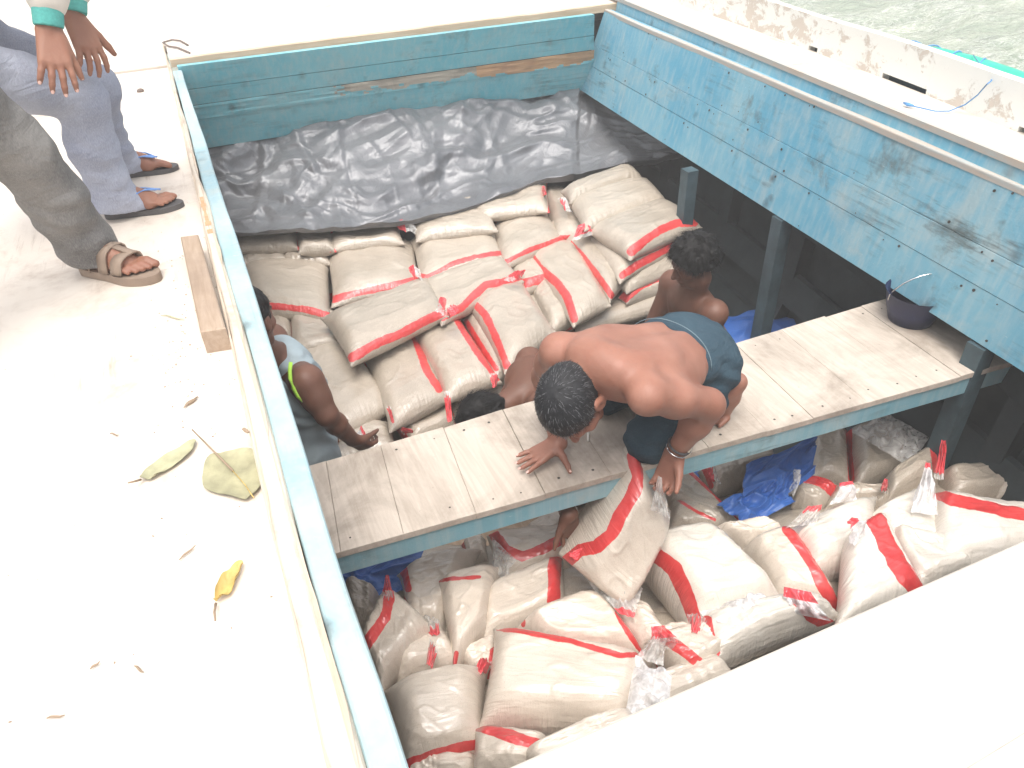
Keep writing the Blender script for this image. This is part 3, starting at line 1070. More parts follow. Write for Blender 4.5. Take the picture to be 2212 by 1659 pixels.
    V = np.vstack([top, bot])-base
    uv = np.stack([gu, gv], -1).reshape(-1, 2)
    o = mesh_obj('rice_sack', V, np.vstack([f1, f2]), mat, None, True,
                 attrs={'band': np.concatenate([top_band.ravel(), band.ravel()]), 'edge_u': np.tile(eu_.ravel(), 2), 'edge_v': np.tile(ev_.ravel(), 2)}, uv=np.vstack([uv, uv]))
    # drop the unused border copies of the underside
    import bmesh
    bm = bmesh.new(); bm.from_mesh(o.data)
    bmesh.ops.delete(bm, geom=[q for q in bm.verts if not q.link_faces], context='VERTS')
    bm.to_mesh(o.data); bm.free()
    o.location = base
    tag(o, label, 'sack', group)
    SACKS[key] = o
    return o


def hash_(k):
    x = 5381
    for ch in k:
        x = (x*33+ord(ch)) & 0xffff
    return x


def loose_end(key, gather, za, fan, zf, red=0., mat='film', spread=1., name='loose_end', puff=.03, curl=.02):
    """crumpled sheet of clear plastic: starts along the fan edge on the sack and gathers at the tip"""
    o = SACKS[key]
    zf = zf if hasattr(zf, '__len__') else (zf, zf)
    g = at(gather[0], gather[1], za)
    a, b = at(fan[0][0], fan[0][1], zf[0]), at(fan[1][0], fan[1][1], zf[1])
    h_ = hash_(key+str(gather))
    nu, nv = 30, 22
    u, v = np.meshgrid(np.linspace(0, 1, nu), np.linspace(0, 1, nv), indexing='ij')
    e = a+(b-a)*u[..., None]
    w = np.linalg.norm(b-a)
    tip = g+(b-a)/w*((u-.5)*w*.28*spread)[..., None]
    P = e+(tip-e)*(v**.85)[..., None]
    ax = unit(g-(a+b)/2)
    n = unit(np.cross(b-a, ax))
    if n[2] < 0: n = -n
    ple = np.sin(u*21+3*vnoise(np.stack([u*3, v*3, u*0+h_], -1), 3))*.012*np.sin(math.pi*np.clip(v*.9+.05, 0, 1))
    cr = .018*fbm(np.stack([u*3.5, v*2.5, u*0+h_ % 13], -1), 3, h_ % 29)*np.sin(math.pi*np.clip(v*.8+.1, 0, 1))
    lift = puff*np.sin(math.pi*v)*np.sin(math.pi*u)
    P = P+n*(ple+cr+lift)[..., None]+V3(0, 0, 1)*(curl*v*v)[..., None]
    band = np.clip(.5+(v-(1-red))*8, 0, 1) if red > 0 else v*0
    idx = np.arange(nu*nv).reshape(nu, nv)
    f = np.stack([idx[:-1, :-1], idx[1:, :-1], idx[1:, 1:], idx[:-1, 1:]], -1).reshape(-1, 4)
    c = mesh_obj(name, P.reshape(-1, 3)-np.array(o.location), f, M[mat], None, True, attrs={'band': band.ravel()})
    c.parent = o
    return c


def tr(ax, ay, k): return lambda p: (ax+k*p[0], ay+k*p[1])


REG = {'D': tr(0, 0, 1), '2': tr(345.6, 0, .4688), '4': tr(483.9, 388.8, .3672), '5': tr(1036.9, 432, .3906),
       '6': tr(691.3, 993.7, .401), '7': tr(1382.6, 820.9, .375), 'b': tr(1123.3, 345.6, .2344),
       'c': tr(483.9, 362.9, .1953), 'd': tr(985.1, 777.7, .2734)}
# printed red stripes, drawn as curves over each sack's upper face (measured on the photograph)
STRIPES = {
 'f1': ('6', [([(1690, -20), (1712, 90), (1690, 180), (1620, 290), (1570, 400), (1490, 470), (1400, 490), (1335, 545)], 14)]),
 'f2': ('7', [([(-30, 925), (70, 990), (200, 1090), (250, 1200), (290, 1300), (320, 1400)], 16)]),
 'f3': ('6', [([(960, 905), (1100, 925), (1350, 975), (1500, 1020), (1620, 1055), (1780, 1040)], 6)]),
 'f4': ('6', [([(1090, 820), (1095, 890)], 5), ([(1600, 820), (1660, 930), (1740, 1040)], 6)]),
 'f5': ('6', [([(460, 1645), (600, 1590), (740, 1555), (880, 1520)], 11)]),
 'f6': ('6', [([(360, 670), (372, 760), (350, 850), (290, 930), (230, 1020)], 12)]),
 'f7': ('6', [([(425, 730), (470, 800), (505, 890)], 8), ([(450, 590), (475, 690)], 8)]),
 'f8': ('6', [([(620, 655), (700, 640), (860, 630)], 4), ([(735, 1040), (725, 1090)], 5)]),
 'f9': ('6', [([(1270, 515), (1262, 640), (1258, 775)], 14)]),
 'f10': ('6', [([(930, 390), (1000, 480), (1090, 520), (1200, 480), (1335, 410)], 11)]),
 'f13': ('6', [([(855, 1428), (960, 1460), (1060, 1500), (1190, 1535)], 13)]),
 'f17': ('6', [([(835, 1140), (900, 1150)], 12), ([(940, 1030), (935, 1080)], 11)]),
 'g1': ('7', [([(365, 500), (410, 610)], 6)]),
 'g2': ('7', [([(1205, 275), (1208, 420), (1220, 570)], 7)]),
 'g3': ('7', [([(1205, 275), (1208, 420), (1220, 570)], 6)]),
 'g4': ('7', [([(910, 545), (1010, 570), (1080, 610), (1150, 670)], 13)]),
 'g5': ('7', [([(1690, 385), (1705, 520)], 7)]),
 'g6': ('7', [([(1690, 650), (1800, 690), (1950, 720), (2100, 755), (2260, 785)], 13)]),
 'g7': ('7', [([(840, 860), (930, 960), (1000, 1080), (1040, 1160)], 10)]),
 'g8': ('7', [([(1305, 750), (1370, 830), (1420, 950), (1490, 1070), (1600, 1200)], 20)]),
 'g9': ('7', [([(850, 860), (930, 960), (1000, 1060), (1050, 1180), (1140, 1310)], 13)]),
 'g11': ('7', [([(285, 530), (420, 650), (605, 835)], 4)]),
 'g12': ('7', [([(210, 685), (330, 760), (430, 805)], 3)]),
 'g13': ('7', [([(865, 1230), (930, 1290), (980, 1360), (1060, 1400), (1140, 1440)], 13), ([(385, 1385), (395, 1460), (435, 1570)], 11)]),
 'g14': ('7', [([(60, 1440), (200, 1520), (400, 1680)], 12)]),
 'b1': ('4', [([(150, 735), (370, 748), (480, 760), (640, 805)], 7)]),
 'b2': ('4', [([(625, 708), (740, 675), (900, 640), (1060, 605), (1180, 575)], 7)]),
 'b3': ('4', [([(1090, 550), (1200, 570), (1350, 490), (1480, 450), (1645, 428)], 5)]),
 'b4': ('4', [([(1660, 480), (1800, 410), (1900, 375), (2000, 335)], 5)]),
 'b5': ('4', [([(750, 1045), (900, 960), (1050, 900), (1180, 830), (1295, 775)], 10)]),
 'b6': ('4', [([(1285, 810), (1400, 750), (1470, 680), (1540, 620), (1640, 600), (1760, 560)], 8)]),
 'b7': ('4', [([(1450, 700), (1540, 800), (1600, 930), (1665, 1090)], 8)]),
 'b8': ('4', [([(1370, 815), (1430, 920), (1520, 1050), (1605, 1165)], 8)]),
 'b9': ('4', [([(1105, 885), (1150, 1000), (1190, 1110), (1265, 1230)], 8)]),
 'b9n': ('4', [([(1425, 835), (1500, 960), (1600, 1110)], 6)]),
 'b15': ('4', [([(1755, 612), (1840, 590), (1920, 565)], 11)]),
 'b16': ('4', [([(1775, 420), (1860, 520), (1960, 610), (2020, 690), (2060, 815)], 9)]),
 'b18': ('5', [([(470, 212), (570, 320), (660, 430), (728, 528)], 7)]),
 'r2': ('b', [([(1025, 845), (1150, 740), (1300, 640), (1450, 580), (1600, 575)], 9)]),
 'r3': ('b', [([(940, 1065), (1080, 970), (1250, 880), (1400, 795)], 8)]),
 'r5': ('b', [([(960, 1275), (1080, 1160), (1240, 1090), (1420, 1035)], 11)]),
}
GB_ = 'rice sacks stacked flat in the far half of the hold'
GF_ = 'rice sacks tumbled in a pile in the near half of the hold'
T_, P_, W_ = 'sack', 'sackpale', 'sackwhite'
BACK = [
 ('b1', '4', [(80, 480), (612, 470), (628, 800), (160, 740)], -1.06, .17, {'b': .08}, 'tan rice sack beside the left coaming, just below two thin sacks'),
 ('b2', '4', [(598, 392), (1112, 345), (1155, 600), (640, 705)], -1.03, .18, {'b': .13}, 'plump tan rice sack whose red hem shows only at its left corner'),
 ('b3', '4', [(1100, 335), (1560, 182), (1645, 440), (1150, 590)], -1.0, .18, {'b': .06}, 'shiny wrinkled rice sack mid stack, red near hem ending in a knot'),
 ('b4', '4', [(1570, 258), (1900, 180), (2003, 340), (1640, 492)], -1.0, .17, {'b': .06}, 'smooth tan rice sack right of the shiny wrinkled one, thin red near hem'),
 ('b5', '4', [(592, 785), (1190, 562), (1300, 775), (758, 1048)], -.97, .17, {'b': .15}, 'big central rice sack on top with a broad red hem along its near edge'),
 ('b6', '4', [(1140, 590), (1620, 440), (1745, 575), (1290, 812)], -.99, .17, {'B': .05}, 'shiny rice sack right of the big central one with a wavy red hem'),
 ('b7', '4', [(1432, 705), (1755, 590), (1945, 870), (1652, 1088)], -1.03, .18, {'L': .045}, 'large pale rice sack left of the bending man, red hem down its left side'),
 ('b8', '4', [(1100, 870), (1375, 790), (1615, 1150), (1310, 1262)], -1.10, .18, {'R': .05}, 'rice sack pointing to the bench between two slanting red hems'),
 ('b9', '4', [(822, 1025), (1122, 870), (1322, 1250), (975, 1432)], -1.14, .18, {'R': .05}, 'rice sack below the big central one, slanting red hem on its right'),
 ('b9n', '4', [(1385, 775), (1600, 690), (1800, 1010), (1590, 1155)], -1.12, .16, {'L': .05}, 'narrow rice sack squeezed under the large pale one, red hem on its left'),
 ('b10', '4', [(382, 750), (682, 775), (724, 965), (398, 1015)], -1.12, .17, {'l': .04}, 'tan rice sack right of the tank top man\'s head, thin red line at left'),
 ('b11', '4', [(392, 985), (705, 890), (990, 1300), (635, 1505)], -1.17, .19, {}, 'long plain rice sack right of the tank top man\'s shoulder, no red hem in view'),
 ('b12', '4', [(225, 742), (394, 762), (405, 1008), (290, 1000)], -1.14, .15, {'r': .08}, 'rice sack half hidden behind the tank top man\'s head and the coaming'),
 ('b13', '4', [(540, 1465), (965, 1415), (1015, 1600), (640, 1690)], -1.25, .18, {'l': .10}, 'low rice sack under the tank top man\'s hand, against the cross bench'),
 ('b14', '4', [(1005, 1420), (1325, 1250), (1360, 1440), (1120, 1545)], -1.27, .18, {'l': .1, 'r': .1}, 'low rice sack by the bench, left of the black hair behind the bench'),
 ('b14r', '4', [(1310, 1270), (1630, 1145), (1690, 1360), (1380, 1465)], -1.27, .18, {'l': .10}, 'low pale rice sack right behind the black hair showing over the bench'),
 ('b15', '4', [(1640, 480), (1800, 425), (1925, 585), (1770, 645)], -1.08, .14, {'b': .30}, 'small rice sack with a broad red hem between the wavy and curved hems'),
 ('b16', '4', [(1765, 415), (2060, 340), (2265, 700), (2050, 815)], -1.05, .18, {'L': .06}, 'large rice sack with a thick curving red hem on its left'),
 ('b17', '4', [(1795, 620), (1935, 600), (2065, 800), (1920, 872)], -1.12, .16, {'t': .10}, 'pale rice sack low between the curving hem and the bending man\'s shoulder'),
 ('l1', '4', [(1320, 1165), (1900, 960), (1925, 1065), (1340, 1285)], -1.2, .13, {}, 'grey plain rice sack edge, second layer down, left of the bending man'),
 ('l2', '4', [(1340, 1240), (1940, 1030), (1960, 1125), (1390, 1345)], -1.30, .13, {}, 'grey plain rice sack edge, third layer down, left of the bending man'),
 ('l3', 'D', [(1235, 640), (1455, 585), (1475, 650), (1250, 715)], -1.2, .15, {}, 'plain grey rice sack low in the stack just above the bending man\'s waist'),
 ('l4', 'D', [(1080, 790), (1240, 730), (1260, 800), (1100, 850)], -1.36, .15, {}, 'lowest plain rice sack in the gap behind the bending man\'s shoulder'),
 ('b18', '5', [(455, 210), (622, 195), (800, 430), (712, 528)], -1.04, .16, {'L': .09}, 'narrow rice sack with a slanting red hem, left of the tall right hand stack'),
 ('r0', 'b', [(400, 255), (1010, 45), (1125, 150), (480, 355)], -.82, .15, {}, 'topmost rice sack of the right hand stack, touching the tarpaulin'),
 ('r1', 'b', [(458, 345), (1145, 145), (1335, 350), (620, 595)], -.85, .16, {}, 'wrinkled plain rice sack, second from the top of the right hand stack'),
 ('r2', 'b', [(640, 600), (1295, 335), (1650, 575), (1030, 858)], -.88, .17, {'b': .13}, 'bulging rice sack whose red near edge reaches the shadowed man\'s hair'),
 ('r3', 'b', [(635, 700), (1350, 600), (1520, 760), (935, 1078)], -.98, .14, {'b': .17}, 'red edged rice sack just under the bulging one of the right hand stack'),
 ('r4', 'b', [(895, 1100), (1400, 850), (1500, 965), (1000, 1195)], -1.06, .11, {}, 'thin grey rice sack in the right hand stack above the broad red edge'),
 ('r5', 'b', [(925, 1230), (1425, 965), (1520, 1095), (1000, 1290)], -1.12, .13, {'b': .34}, 'rice sack with a broad red edge beside the shadowed man\'s chin'),
 ('r6', 'b', [(950, 1285), (1450, 1090), (1530, 1205), (1000, 1350)], -1.2, .12, {}, 'lowest visible rice sack of the right hand stack, no red edge'),
 ('u2', 'b', [(185, 255), (425, 250), (668, 680), (335, 668)], -.98, .16, {'b': .06}, 'rice sack with torn red plastic at its tip, left of the right stack'),
 ('u3', 'b', [(-80, 250), (190, 165), (240, 480), (-10, 475)], -.97, .16, {'R': .06}, 'small tan rice sack at the tarpaulin edge with a red band on its right end'),
 ('t1', 'c', [(40, 735), (790, 690), (805, 865), (140, 885)], -0.95, .12, {'r': .06}, 'thin tan rice sack directly under the tarpaulin at the left coaming'),
 ('t2', 'c', [(130, 860), (645, 855), (705, 1030), (180, 1045)], -1.03, .12, {'b': .09}, 'short crimped rice sack by the left coaming, red line along its base'),
 ('t3', 'c', [(640, 875), (1135, 855), (1165, 1035), (670, 1045)], -1.03, .12, {}, 'crumpled shiny rice sack with a small red flap, third from the left coaming'),
 ('t4', 'c', [(785, 715), (1185, 675), (1225, 885), (825, 905)], -0.95, .12, {'r': .12}, 'rice sack half under the tarpaulin with a vertical red end band, above the crumpled one'),
 ('t5', 'c', [(1165, 715), (1905, 635), (1965, 805), (1195, 885)], -0.95, .12, {'l': .07}, 'flat rice sack half under the tarpaulin above the plump sack of the third row'),
 ('t6', '2', [(1150, 1000), (1510, 955), (1545, 1050), (1190, 1095)], -0.92, .13, {}, 'rice sack peeping from under the tarpaulin, red plastic knot at its left'),
 ('t7', '2', [(1360, 920), (1770, 830), (1785, 960), (1500, 992)], -0.89, .13, {'r': .06}, 'long tan rice sack tucked under the right part of the tarpaulin edge'),
 ('t8', '2', [(1525, 960), (1700, 938), (1785, 1012), (1555, 1055)], -1.0, .14, {'l': .16}, 'small shiny rice sack behind the smooth tan one, red corner on its left'),
]
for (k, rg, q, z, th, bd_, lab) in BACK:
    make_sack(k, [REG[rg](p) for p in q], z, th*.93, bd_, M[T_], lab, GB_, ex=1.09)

FRONT = [
 ('f1', '6', [(1695, -25), (1900, 330), (1650, 800), (1330, 545)], (-.60, -.86, -1.04, -.95), .27, {'L': .10}, P_, 'tall rice sack being lifted by its top corner, hanging from the bending man\'s hand'),
 ('f2', '7', [(-30, 935), (420, 850), (850, 1260), (320, 1385)], -.98, .30, {'L': .085}, W_, 'round white rice sack beside the lifted one, broad red hem down its left'),
 ('f3', '6', [(965, 885), (1760, 1045), (1670, 1420), (880, 1400)], -1.0, .24, {'T': .035}, P_, 'biggest pale rice sack near the camera with a thin red hem along its far edge'),
 ('f4', '6', [(1070, 870), (1475, 690), (1755, 1045), (1300, 1020)], -1.06, .22, {'R': .035}, P_, 'smooth pale rice sack just behind the biggest one, thin red hem on its right'),
 ('f5', '6', [(355, 1210), (885, 1095), (875, 1535), (465, 1655)], -1.05, .24, {'B': .055}, P_, 'square tan rice sack in the near left corner with a red hem along its bottom'),
 ('f6', '6', [(345, 670), (615, 900), (335, 1205), (215, 960)], -1.08, .18, {'L': .10}, T_, 'rice sack leaning on the left coaming with a bent red band and a red peak'),
 ('f7', '6', [(425, 590), (845, 465), (660, 885), (470, 880)], -1.17, .20, {'L': .06}, T_, 'shiny rice sack by the small blue tarpaulin under the left end of the bench'),
 ('f8', '6', [(635, 640), (965, 565), (895, 880), (718, 1095)], -1.10, .18, {'T': .03}, T_, 'narrow pointed rice sack tapering to a small red tip'),
 ('f9', '6', [(885, 690), (1295, 505), (1315, 805), (875, 985)], -1.15, .22, {'R': .085}, T_, 'tan rice sack with a straight red right end, left of the lifted sack'),
 ('f10', '6', [(915, 380), (1345, 365), (1335, 555), (995, 655)], -1.2, .20, {'T': .10}, P_, 'rice sack near the bench with a sagging curved red band, under the reaching hand'),
 ('f11', '6', [(1075, 400), (1335, 255), (1425, 420), (1125, 465)], -1.3, .20, {}, T_, 'wrinkled plain rice sack under the bench, left of the reaching hand'),
 ('f12', '6', [(765, 440), (890, 415), (905, 525), (795, 540)], -1.28, .12, {'l': .25}, T_, 'little red striped end of a rice sack just under the bench front'),
 ('f13', '6', [(845, 1425), (1250, 1490), (1130, 1730), (825, 1730)], -1.0, .22, {'T': .075}, P_, 'rice sack below the biggest one, red hem along its far edge'),
 ('f14', '6', [(1090, 1560), (1650, 1325), (1760, 1500), (1200, 1725)], -.93, .16, {}, P_, 'pale rice sack half under the near white cover board, no hem in view'),
 ('f22', '6', [(1590, 1250), (2120, 1040), (2260, 1200), (1700, 1440)], -.99, .18, {}, P_, 'plain pale rice sack wedged under the near board edge beside the milky one'),
 ('f15', '6', [(470, 1650), (860, 1585), (860, 1765), (490, 1785)], -1.1, .18, {'T': .09}, P_, 'rice sack cut off by the bottom of the picture, under the square tan one'),
 ('f16', '6', [(130, 645), (315, 700), (305, 865), (170, 855)], -1.2, .2, {}, T_, 'small rounded rice sack end at the left coaming beside the blue tarpaulin'),
 ('f17', '6', [(735, 1060), (965, 945), (965, 1155), (850, 1205)], -1.16, .18, {'R': .12}, T_, 'rice sack in the hollow left of the biggest one, with two torn red corners'),
 ('f18', '6', [(420, 1000), (650, 890), (770, 1105), (415, 1210)], -1.14, .18, {}, T_, 'rice sack under the red tail, above the square tan one'),
 ('f19', '6', [(1480, 740), (1770, 800), (1910, 1000), (1720, 1050)], -1.1, .2, {}, T_, 'rice sack in the gap between the smooth pale one and the round white one'),
 ('f20', '6', [(1745, 930), (2105, 875), (2160, 1085), (1850, 1110)], -1.1, .2, {'l': .1}, T_, 'tan rice sack below the round white one among torn red strips'),
 ('g1', '7', [(355, 500), (745, 365), (785, 475), (435, 625)], -1.22, .15, {'l': .10}, T_, 'long rice sack lying under the bench with a red tied left end'),
 ('g2', '7', [(955, 340), (1192, 268), (1215, 572), (955, 572)], -1.25, .2, {'R': .085}, T_, 'upright rice sack right of the blue tarpaulin under the bench, red band on its right'),
 ('g3', '7', [(1195, 280), (1515, 255), (1565, 500), (1235, 605)], -1.25, .2, {}, T_, 'upright rice sack wrapped in scratched clear plastic, deepest under the bench on the right'),
 ('g4', '7', [(865, 548), (1185, 645), (1025, 765), (885, 695)], -1.18, .17, {'T': .15}, T_, 'rice sack in front of the blue tarpaulin with a thick slanting red band'),
 ('g5', '7', [(1410, 560), (1685, 385), (1725, 565), (1425, 705)], -1.15, .2, {'R': .06}, T_, 'brownish rice sack in shade with a tall red plastic tail'),
 ('g6', '7', [(1685, 630), (2300, 765), (2300, 1045), (1690, 1115)], -1.0, .24, {'T': .085}, W_, 'white rice sack at the right with a broad straight red far band'),
 ('g6b', '7', [(1290, 800), (1690, 600), (1770, 1055), (1420, 1005)], -1.04, .2, {}, W_, 'white rice sack with gathered clear neck standing up, left of the broad banded one'),
 ('g7', '7', [(832, 862), (1360, 645), (1310, 1045), (1005, 1115)], -1.04, .22, {'L': .065}, W_, 'white rice sack with a long red hem from a tied tip down its left side'),
 ('g8', '7', [(1180, 900), (1400, 755), (1650, 1185), (1135, 1405)], -.95, .18, {'R': .12}, W_, 'pale rice sack against the near cover board with a very wide red band'),
 ('g8b', '7', [(1400, 835), (1810, 945), (1920, 1085), (1610, 1195)], -1.0, .18, {}, W_, 'white rice sack right of the very wide red band, against the near cover board'),
 ('g9', '7', [(600, 950), (865, 845), (1175, 1305), (785, 1275)], -1.05, .22, {'R': .055}, P_, 'pale rice sack right of the round white one with a red hem reaching the board'),
 ('g10', '7', [(390, 870), (705, 815), (840, 890), (640, 965)], -1.12, .16, {}, P_, 'flat pale rice sack lying behind the round white one'),
 ('g11', '7', [(120, 575), (292, 525), (618, 842), (185, 722)], -1.2, .14, {'R': .03}, T_, 'flat grey rice sack sloping right from the held one, with a thin red edge'),
 ('g12', '7', [(200, 680), (510, 812), (425, 885), (170, 862)], -1.14, .14, {'T': .03}, T_, 'small shaded rice sack with a thin red edge, beside the lifted one'),
 ('g13', '7', [(345, 1350), (965, 1235), (1145, 1335), (430, 1610)], -.95, .18, {'L': .05, 'R': .07}, W_, 'milky white plastic rice sack in front of the round one, touching the board'),
 ('g14', '7', [(50, 1480), (335, 1395), (530, 1565), (290, 1730)], -.97, .18, {'L': .10}, P_, 'rice sack with a crumpled red corner near the board, right of the biggest one'),
 ('g15', '7', [(1735, 520), (2050, 475), (2195, 665), (1795, 685)], -1.14, .18, {'R': .06}, W_, 'dim white rice sack at the right edge behind the broad banded one'),
 ('g16', '7', [(2030, 545), (2300, 565), (2300, 725), (2050, 685)], -1.14, .16, {}, T_, 'shaded rice sack in shiny plastic at the far right edge'),
 ('g17', '7', [(1130, 600), (1440, 640), (1425, 725), (1075, 725)], -1.16, .16, {'t': .10}, T_, 'shaded rice sack behind the tied tip, in front of the upright ones'),
]
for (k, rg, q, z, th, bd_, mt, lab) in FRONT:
    mt = T_ if k in ('g3', 'g5', 'g1', 'g11', 'g16', 'g12', 'g2', 'g15', 'g4', 'g17') else (P_ if mt == T_ else mt)  # darker tan stands in for shade on sacks under bench and deck
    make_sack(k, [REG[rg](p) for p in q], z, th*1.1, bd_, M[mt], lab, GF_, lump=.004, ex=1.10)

# sacks of the layer beneath, seen only through the gaps
under = []
for i, (px, py, z, gp) in enumerate([(620, 620, -1.25, 0), (800, 560, -1.2, 0), (1010, 530, -1.18, 0), (1190, 500, -1.16, 0),
        (700, 760, -1.32, 0), (900, 720, -1.22, 0), (1110, 690, -1.2, 0), (1260, 620, -1.2, 0), (1080, 830, -1.36, 0), (1290, 480, -1.02, 0),
        (830, 1500, -1.3, 1), (900, 1330, -1.32, 1), (1040, 1260, -1.36, 1), (1100, 1400, -1.28, 1), (1280, 1480, -1.22, 1), (1440, 1430, -1.2, 1),
        (1340, 1300, -1.28, 1), (1520, 1200, -1.32, 1), (1700, 1200, -1.26, 1), (1860, 1170, -1.22, 1), (1650, 1320, -1.18, 1), (1980, 1160, -1.2, 1),
        (2120, 1100, -1.24, 1), (1780, 1060, -1.4, 1), (1960, 1010, -1.38, 1), (1150, 1560, -1.2, 1), (940, 1600, -1.26, 1), (1560, 1120, -1.42, 1)]):
    c = at(px, py, z)
    w, h = .34, .23
    an = (hash_('u%d' % i) % 60-30)/57.
    R2 = lambda a, b: c+V3(a*math.cos(an)-b*math.sin(an), a*math.sin(an)+b*math.cos(an), 0)

    def px_of(p):
        dd = p-CAM
        return (1106+F_PX*(dd@_r)/(dd@_fw), 829.5-F_PX*(dd@_u)/(dd@_fw))
    q = [px_of(R2(-w, h)), px_of(R2(w, h)), px_of(R2(w, -h)), px_of(R2(-w, -h))]
    make_sack('under%d' % i, q, z, .2, {'b': .07}, M[T_],
              'rice sack of the lower layer, all but hidden under the %s sacks' % ('stacked', 'tumbled')[gp],
              ('buried rice sacks of the far stack', 'buried rice sacks of the near pile')[gp])

E6, E7, E4, EB = REG['6'], REG['7'], REG['4'], REG['b']
loose_end('f1', E6((1650, 860)), -1.02, (E6((1400, 600)), E6((1740, 690))), -1.0, .16, 'film', .8, puff=.05)
loose_end('f1', E6((1345, 530)), -.93, (E6((1420, 500)), E6((1440, 570))), -.95, .9, 'film', 1.6)
loose_end('f1', (1424, 1040), -.60, ((1405, 1100), (1448, 1120)), (-.70, -.72), .0, 'film', .6, puff=.02)
loose_end('f2', E7((310, 1480)), -.93, (E7((270, 1340)), E7((420, 1380))), -.95, .5, 'film', .9)
loose_end('f2', E7((620, 1400)), -.92, (E7((340, 1330)), E7((800, 1260))), -.96, .0, 'filmwhite', 2.6, puff=.05)
loose_end('f3', E6((1880, 1290)), -.93, (E6((1700, 1050)), E6((1640, 1400))), -.94, .0, 'filmwhite', 2.2, puff=.05)
loose_end('f3', E6((1835, 960)), -.93, (E6((1700, 1060)), E6((1850, 1110))), -.95, .25, 'film', 1.2)
loose_end('g14', E7((100, 1440)), -.9, (E7((60, 1560)), E7((260, 1540))), -.93, .55, 'film', 1.4)
loose_end('g13', E7((900, 1230)), -.86, (E7((820, 1330)), E7((1100, 1390))), -.90, .4, 'filmwhite', 2.0)
loose_end('f6', E6((365, 640)), -1.0, (E6((330, 780)), E6((400, 770))), -1.04, .6, 'film', .9)
loose_end('f7', E6((630, 960)), -1.08, (E6((500, 860)), E6((640, 860))), -1.12, .3, 'film', 1.0)
loose_end('f18', E6((590, 1130)), -1.0, (E6((590, 960)), E6((640, 1000))), -1.03, .8, 'film', 2.2)
loose_end('f17', E6((850, 1180)), -1.06, (E6((860, 1080)), E6((940, 1080))), -1.08, .75, 'film', 1.6)
loose_end('f10', E6((960, 640)), -1.14, (E6((930, 420)), E6((1060, 540))), (-1.12, -1.11), .0, 'film', 1.5)
loose_end('f11', E6((1470, 240)), -1.16, (E6((1390, 370)), E6((1490, 390))), -1.2, .85, 'film', 2.2)
loose_end('g1', E7((395, 560)), -1.16, (E7((420, 490)), E7((470, 600))), -1.16, .45, 'film', 1.8)
loose_end('g5', E7((1740, 370)), -1.0, (E7((1690, 560)), E7((1750, 580))), -1.05, .9, 'film', 1.6)
loose_end('g6b', E7((1650, 500)), -.86, (E7((1560, 760)), E7((1720, 780))), -.94, .12, 'filmwhite', .7, puff=.04)
loose_end('g7', E7((1000, 745)), -.94, (E7((840, 850)), E7((1010, 830))), -.96, .3, 'film', 1.8)
loose_end('g7', E7((1180, 610)), -.93, (E7((1090, 720)), E7((1250, 690))), -.96, .22, 'filmwhite', 1.8)
loose_end('g8', E7((1195, 830)), -.86, (E7((1230, 960)), E7((1330, 860))), -.88, .35, 'filmwhite', 1.0)
loose_end('g4', E7((880, 540)), -1.1, (E7((880, 680)), E7((930, 570))), -1.12, .0, 'film', .6)
loose_end('g17', E7((1410, 590)), -1.06, (E7((1380, 640)), E7((1430, 660))), -1.1, .75, 'film', 1.4)
loose_end('g3', E7((1520, 270)), -1.1, (E7((1220, 300)), E7((1540, 490))), -1.14, .0, 'film', 3.0, puff=.04)
loose_end('b3', E4((1090, 545)), -.93, (E4((1150, 520)), E4((1170, 600))), -.93, .55, 'film', 1.2)
loose_end('b5', E4((1300, 715)), -.86, (E4((1240, 770)), E4((1290, 790))), -.88, .7, 'film', 1.8)
loose_end('b6', E4((1770, 550)), -.90, (E4((1640, 590)), E4((1700, 600))), -.92, .8, 'film', .8)
loose_end('b6', E4((1370, 800)), -.9, (E4((1270, 800)), E4((1330, 740))), -.91, .6, 'film', 2.0)
loose_end('b8', E4((1590, 1240)), -1.06, (E4((1560, 1140)), E4((1615, 1130))), -1.05, .85, 'film', 1.0)
loose_end('b9', E4((1330, 1440)), -1.1, (E4((1290, 1240)), E4((1330, 1240))), -1.08, .85, 'film', 2.6)
loose_end('b9', E4((1000, 1450)), -1.1, (E4((950, 1330)), E4((980, 1330))), -1.1, .9, 'film', 1.6)
loose_end('b14', E4((1110, 1490)), -1.16, (E4((1030, 1470)), E4((1060, 1500))), -1.18, .85, 'film', 1.2)
loose_end('b13', E4((830, 1500)), -1.14, (E4((760, 1500)), E4((800, 1560))), -1.14, .4, 'filmwhite', 1.8)
loose_end('u2', EB((600, 610)), -.88, (EB((480, 740)), EB((680, 690))), -.92, .8, 'film', 2.2)
loose_end('u2', EB((380, 420)), -.86, (EB((350, 340)), EB((520, 520))), -.88, .35, 'film', .5)
loose_end('u3', EB((240, 350)), -.86, (EB((170, 250)), EB((230, 240))), -.88, .85, 'film', .9)
loose_end('t6', REG['2']((1080, 1050)), -.92, (REG['2']((1180, 1030)), REG['2']((1200, 1080))), -.92, .5, 'film', 1.3)
loose_end('t3', REG['c']((1000, 920)), -1.0, (REG['c']((1120, 890)), REG['c']((1120, 950))), -1.01, .95, 'film', 2.6)


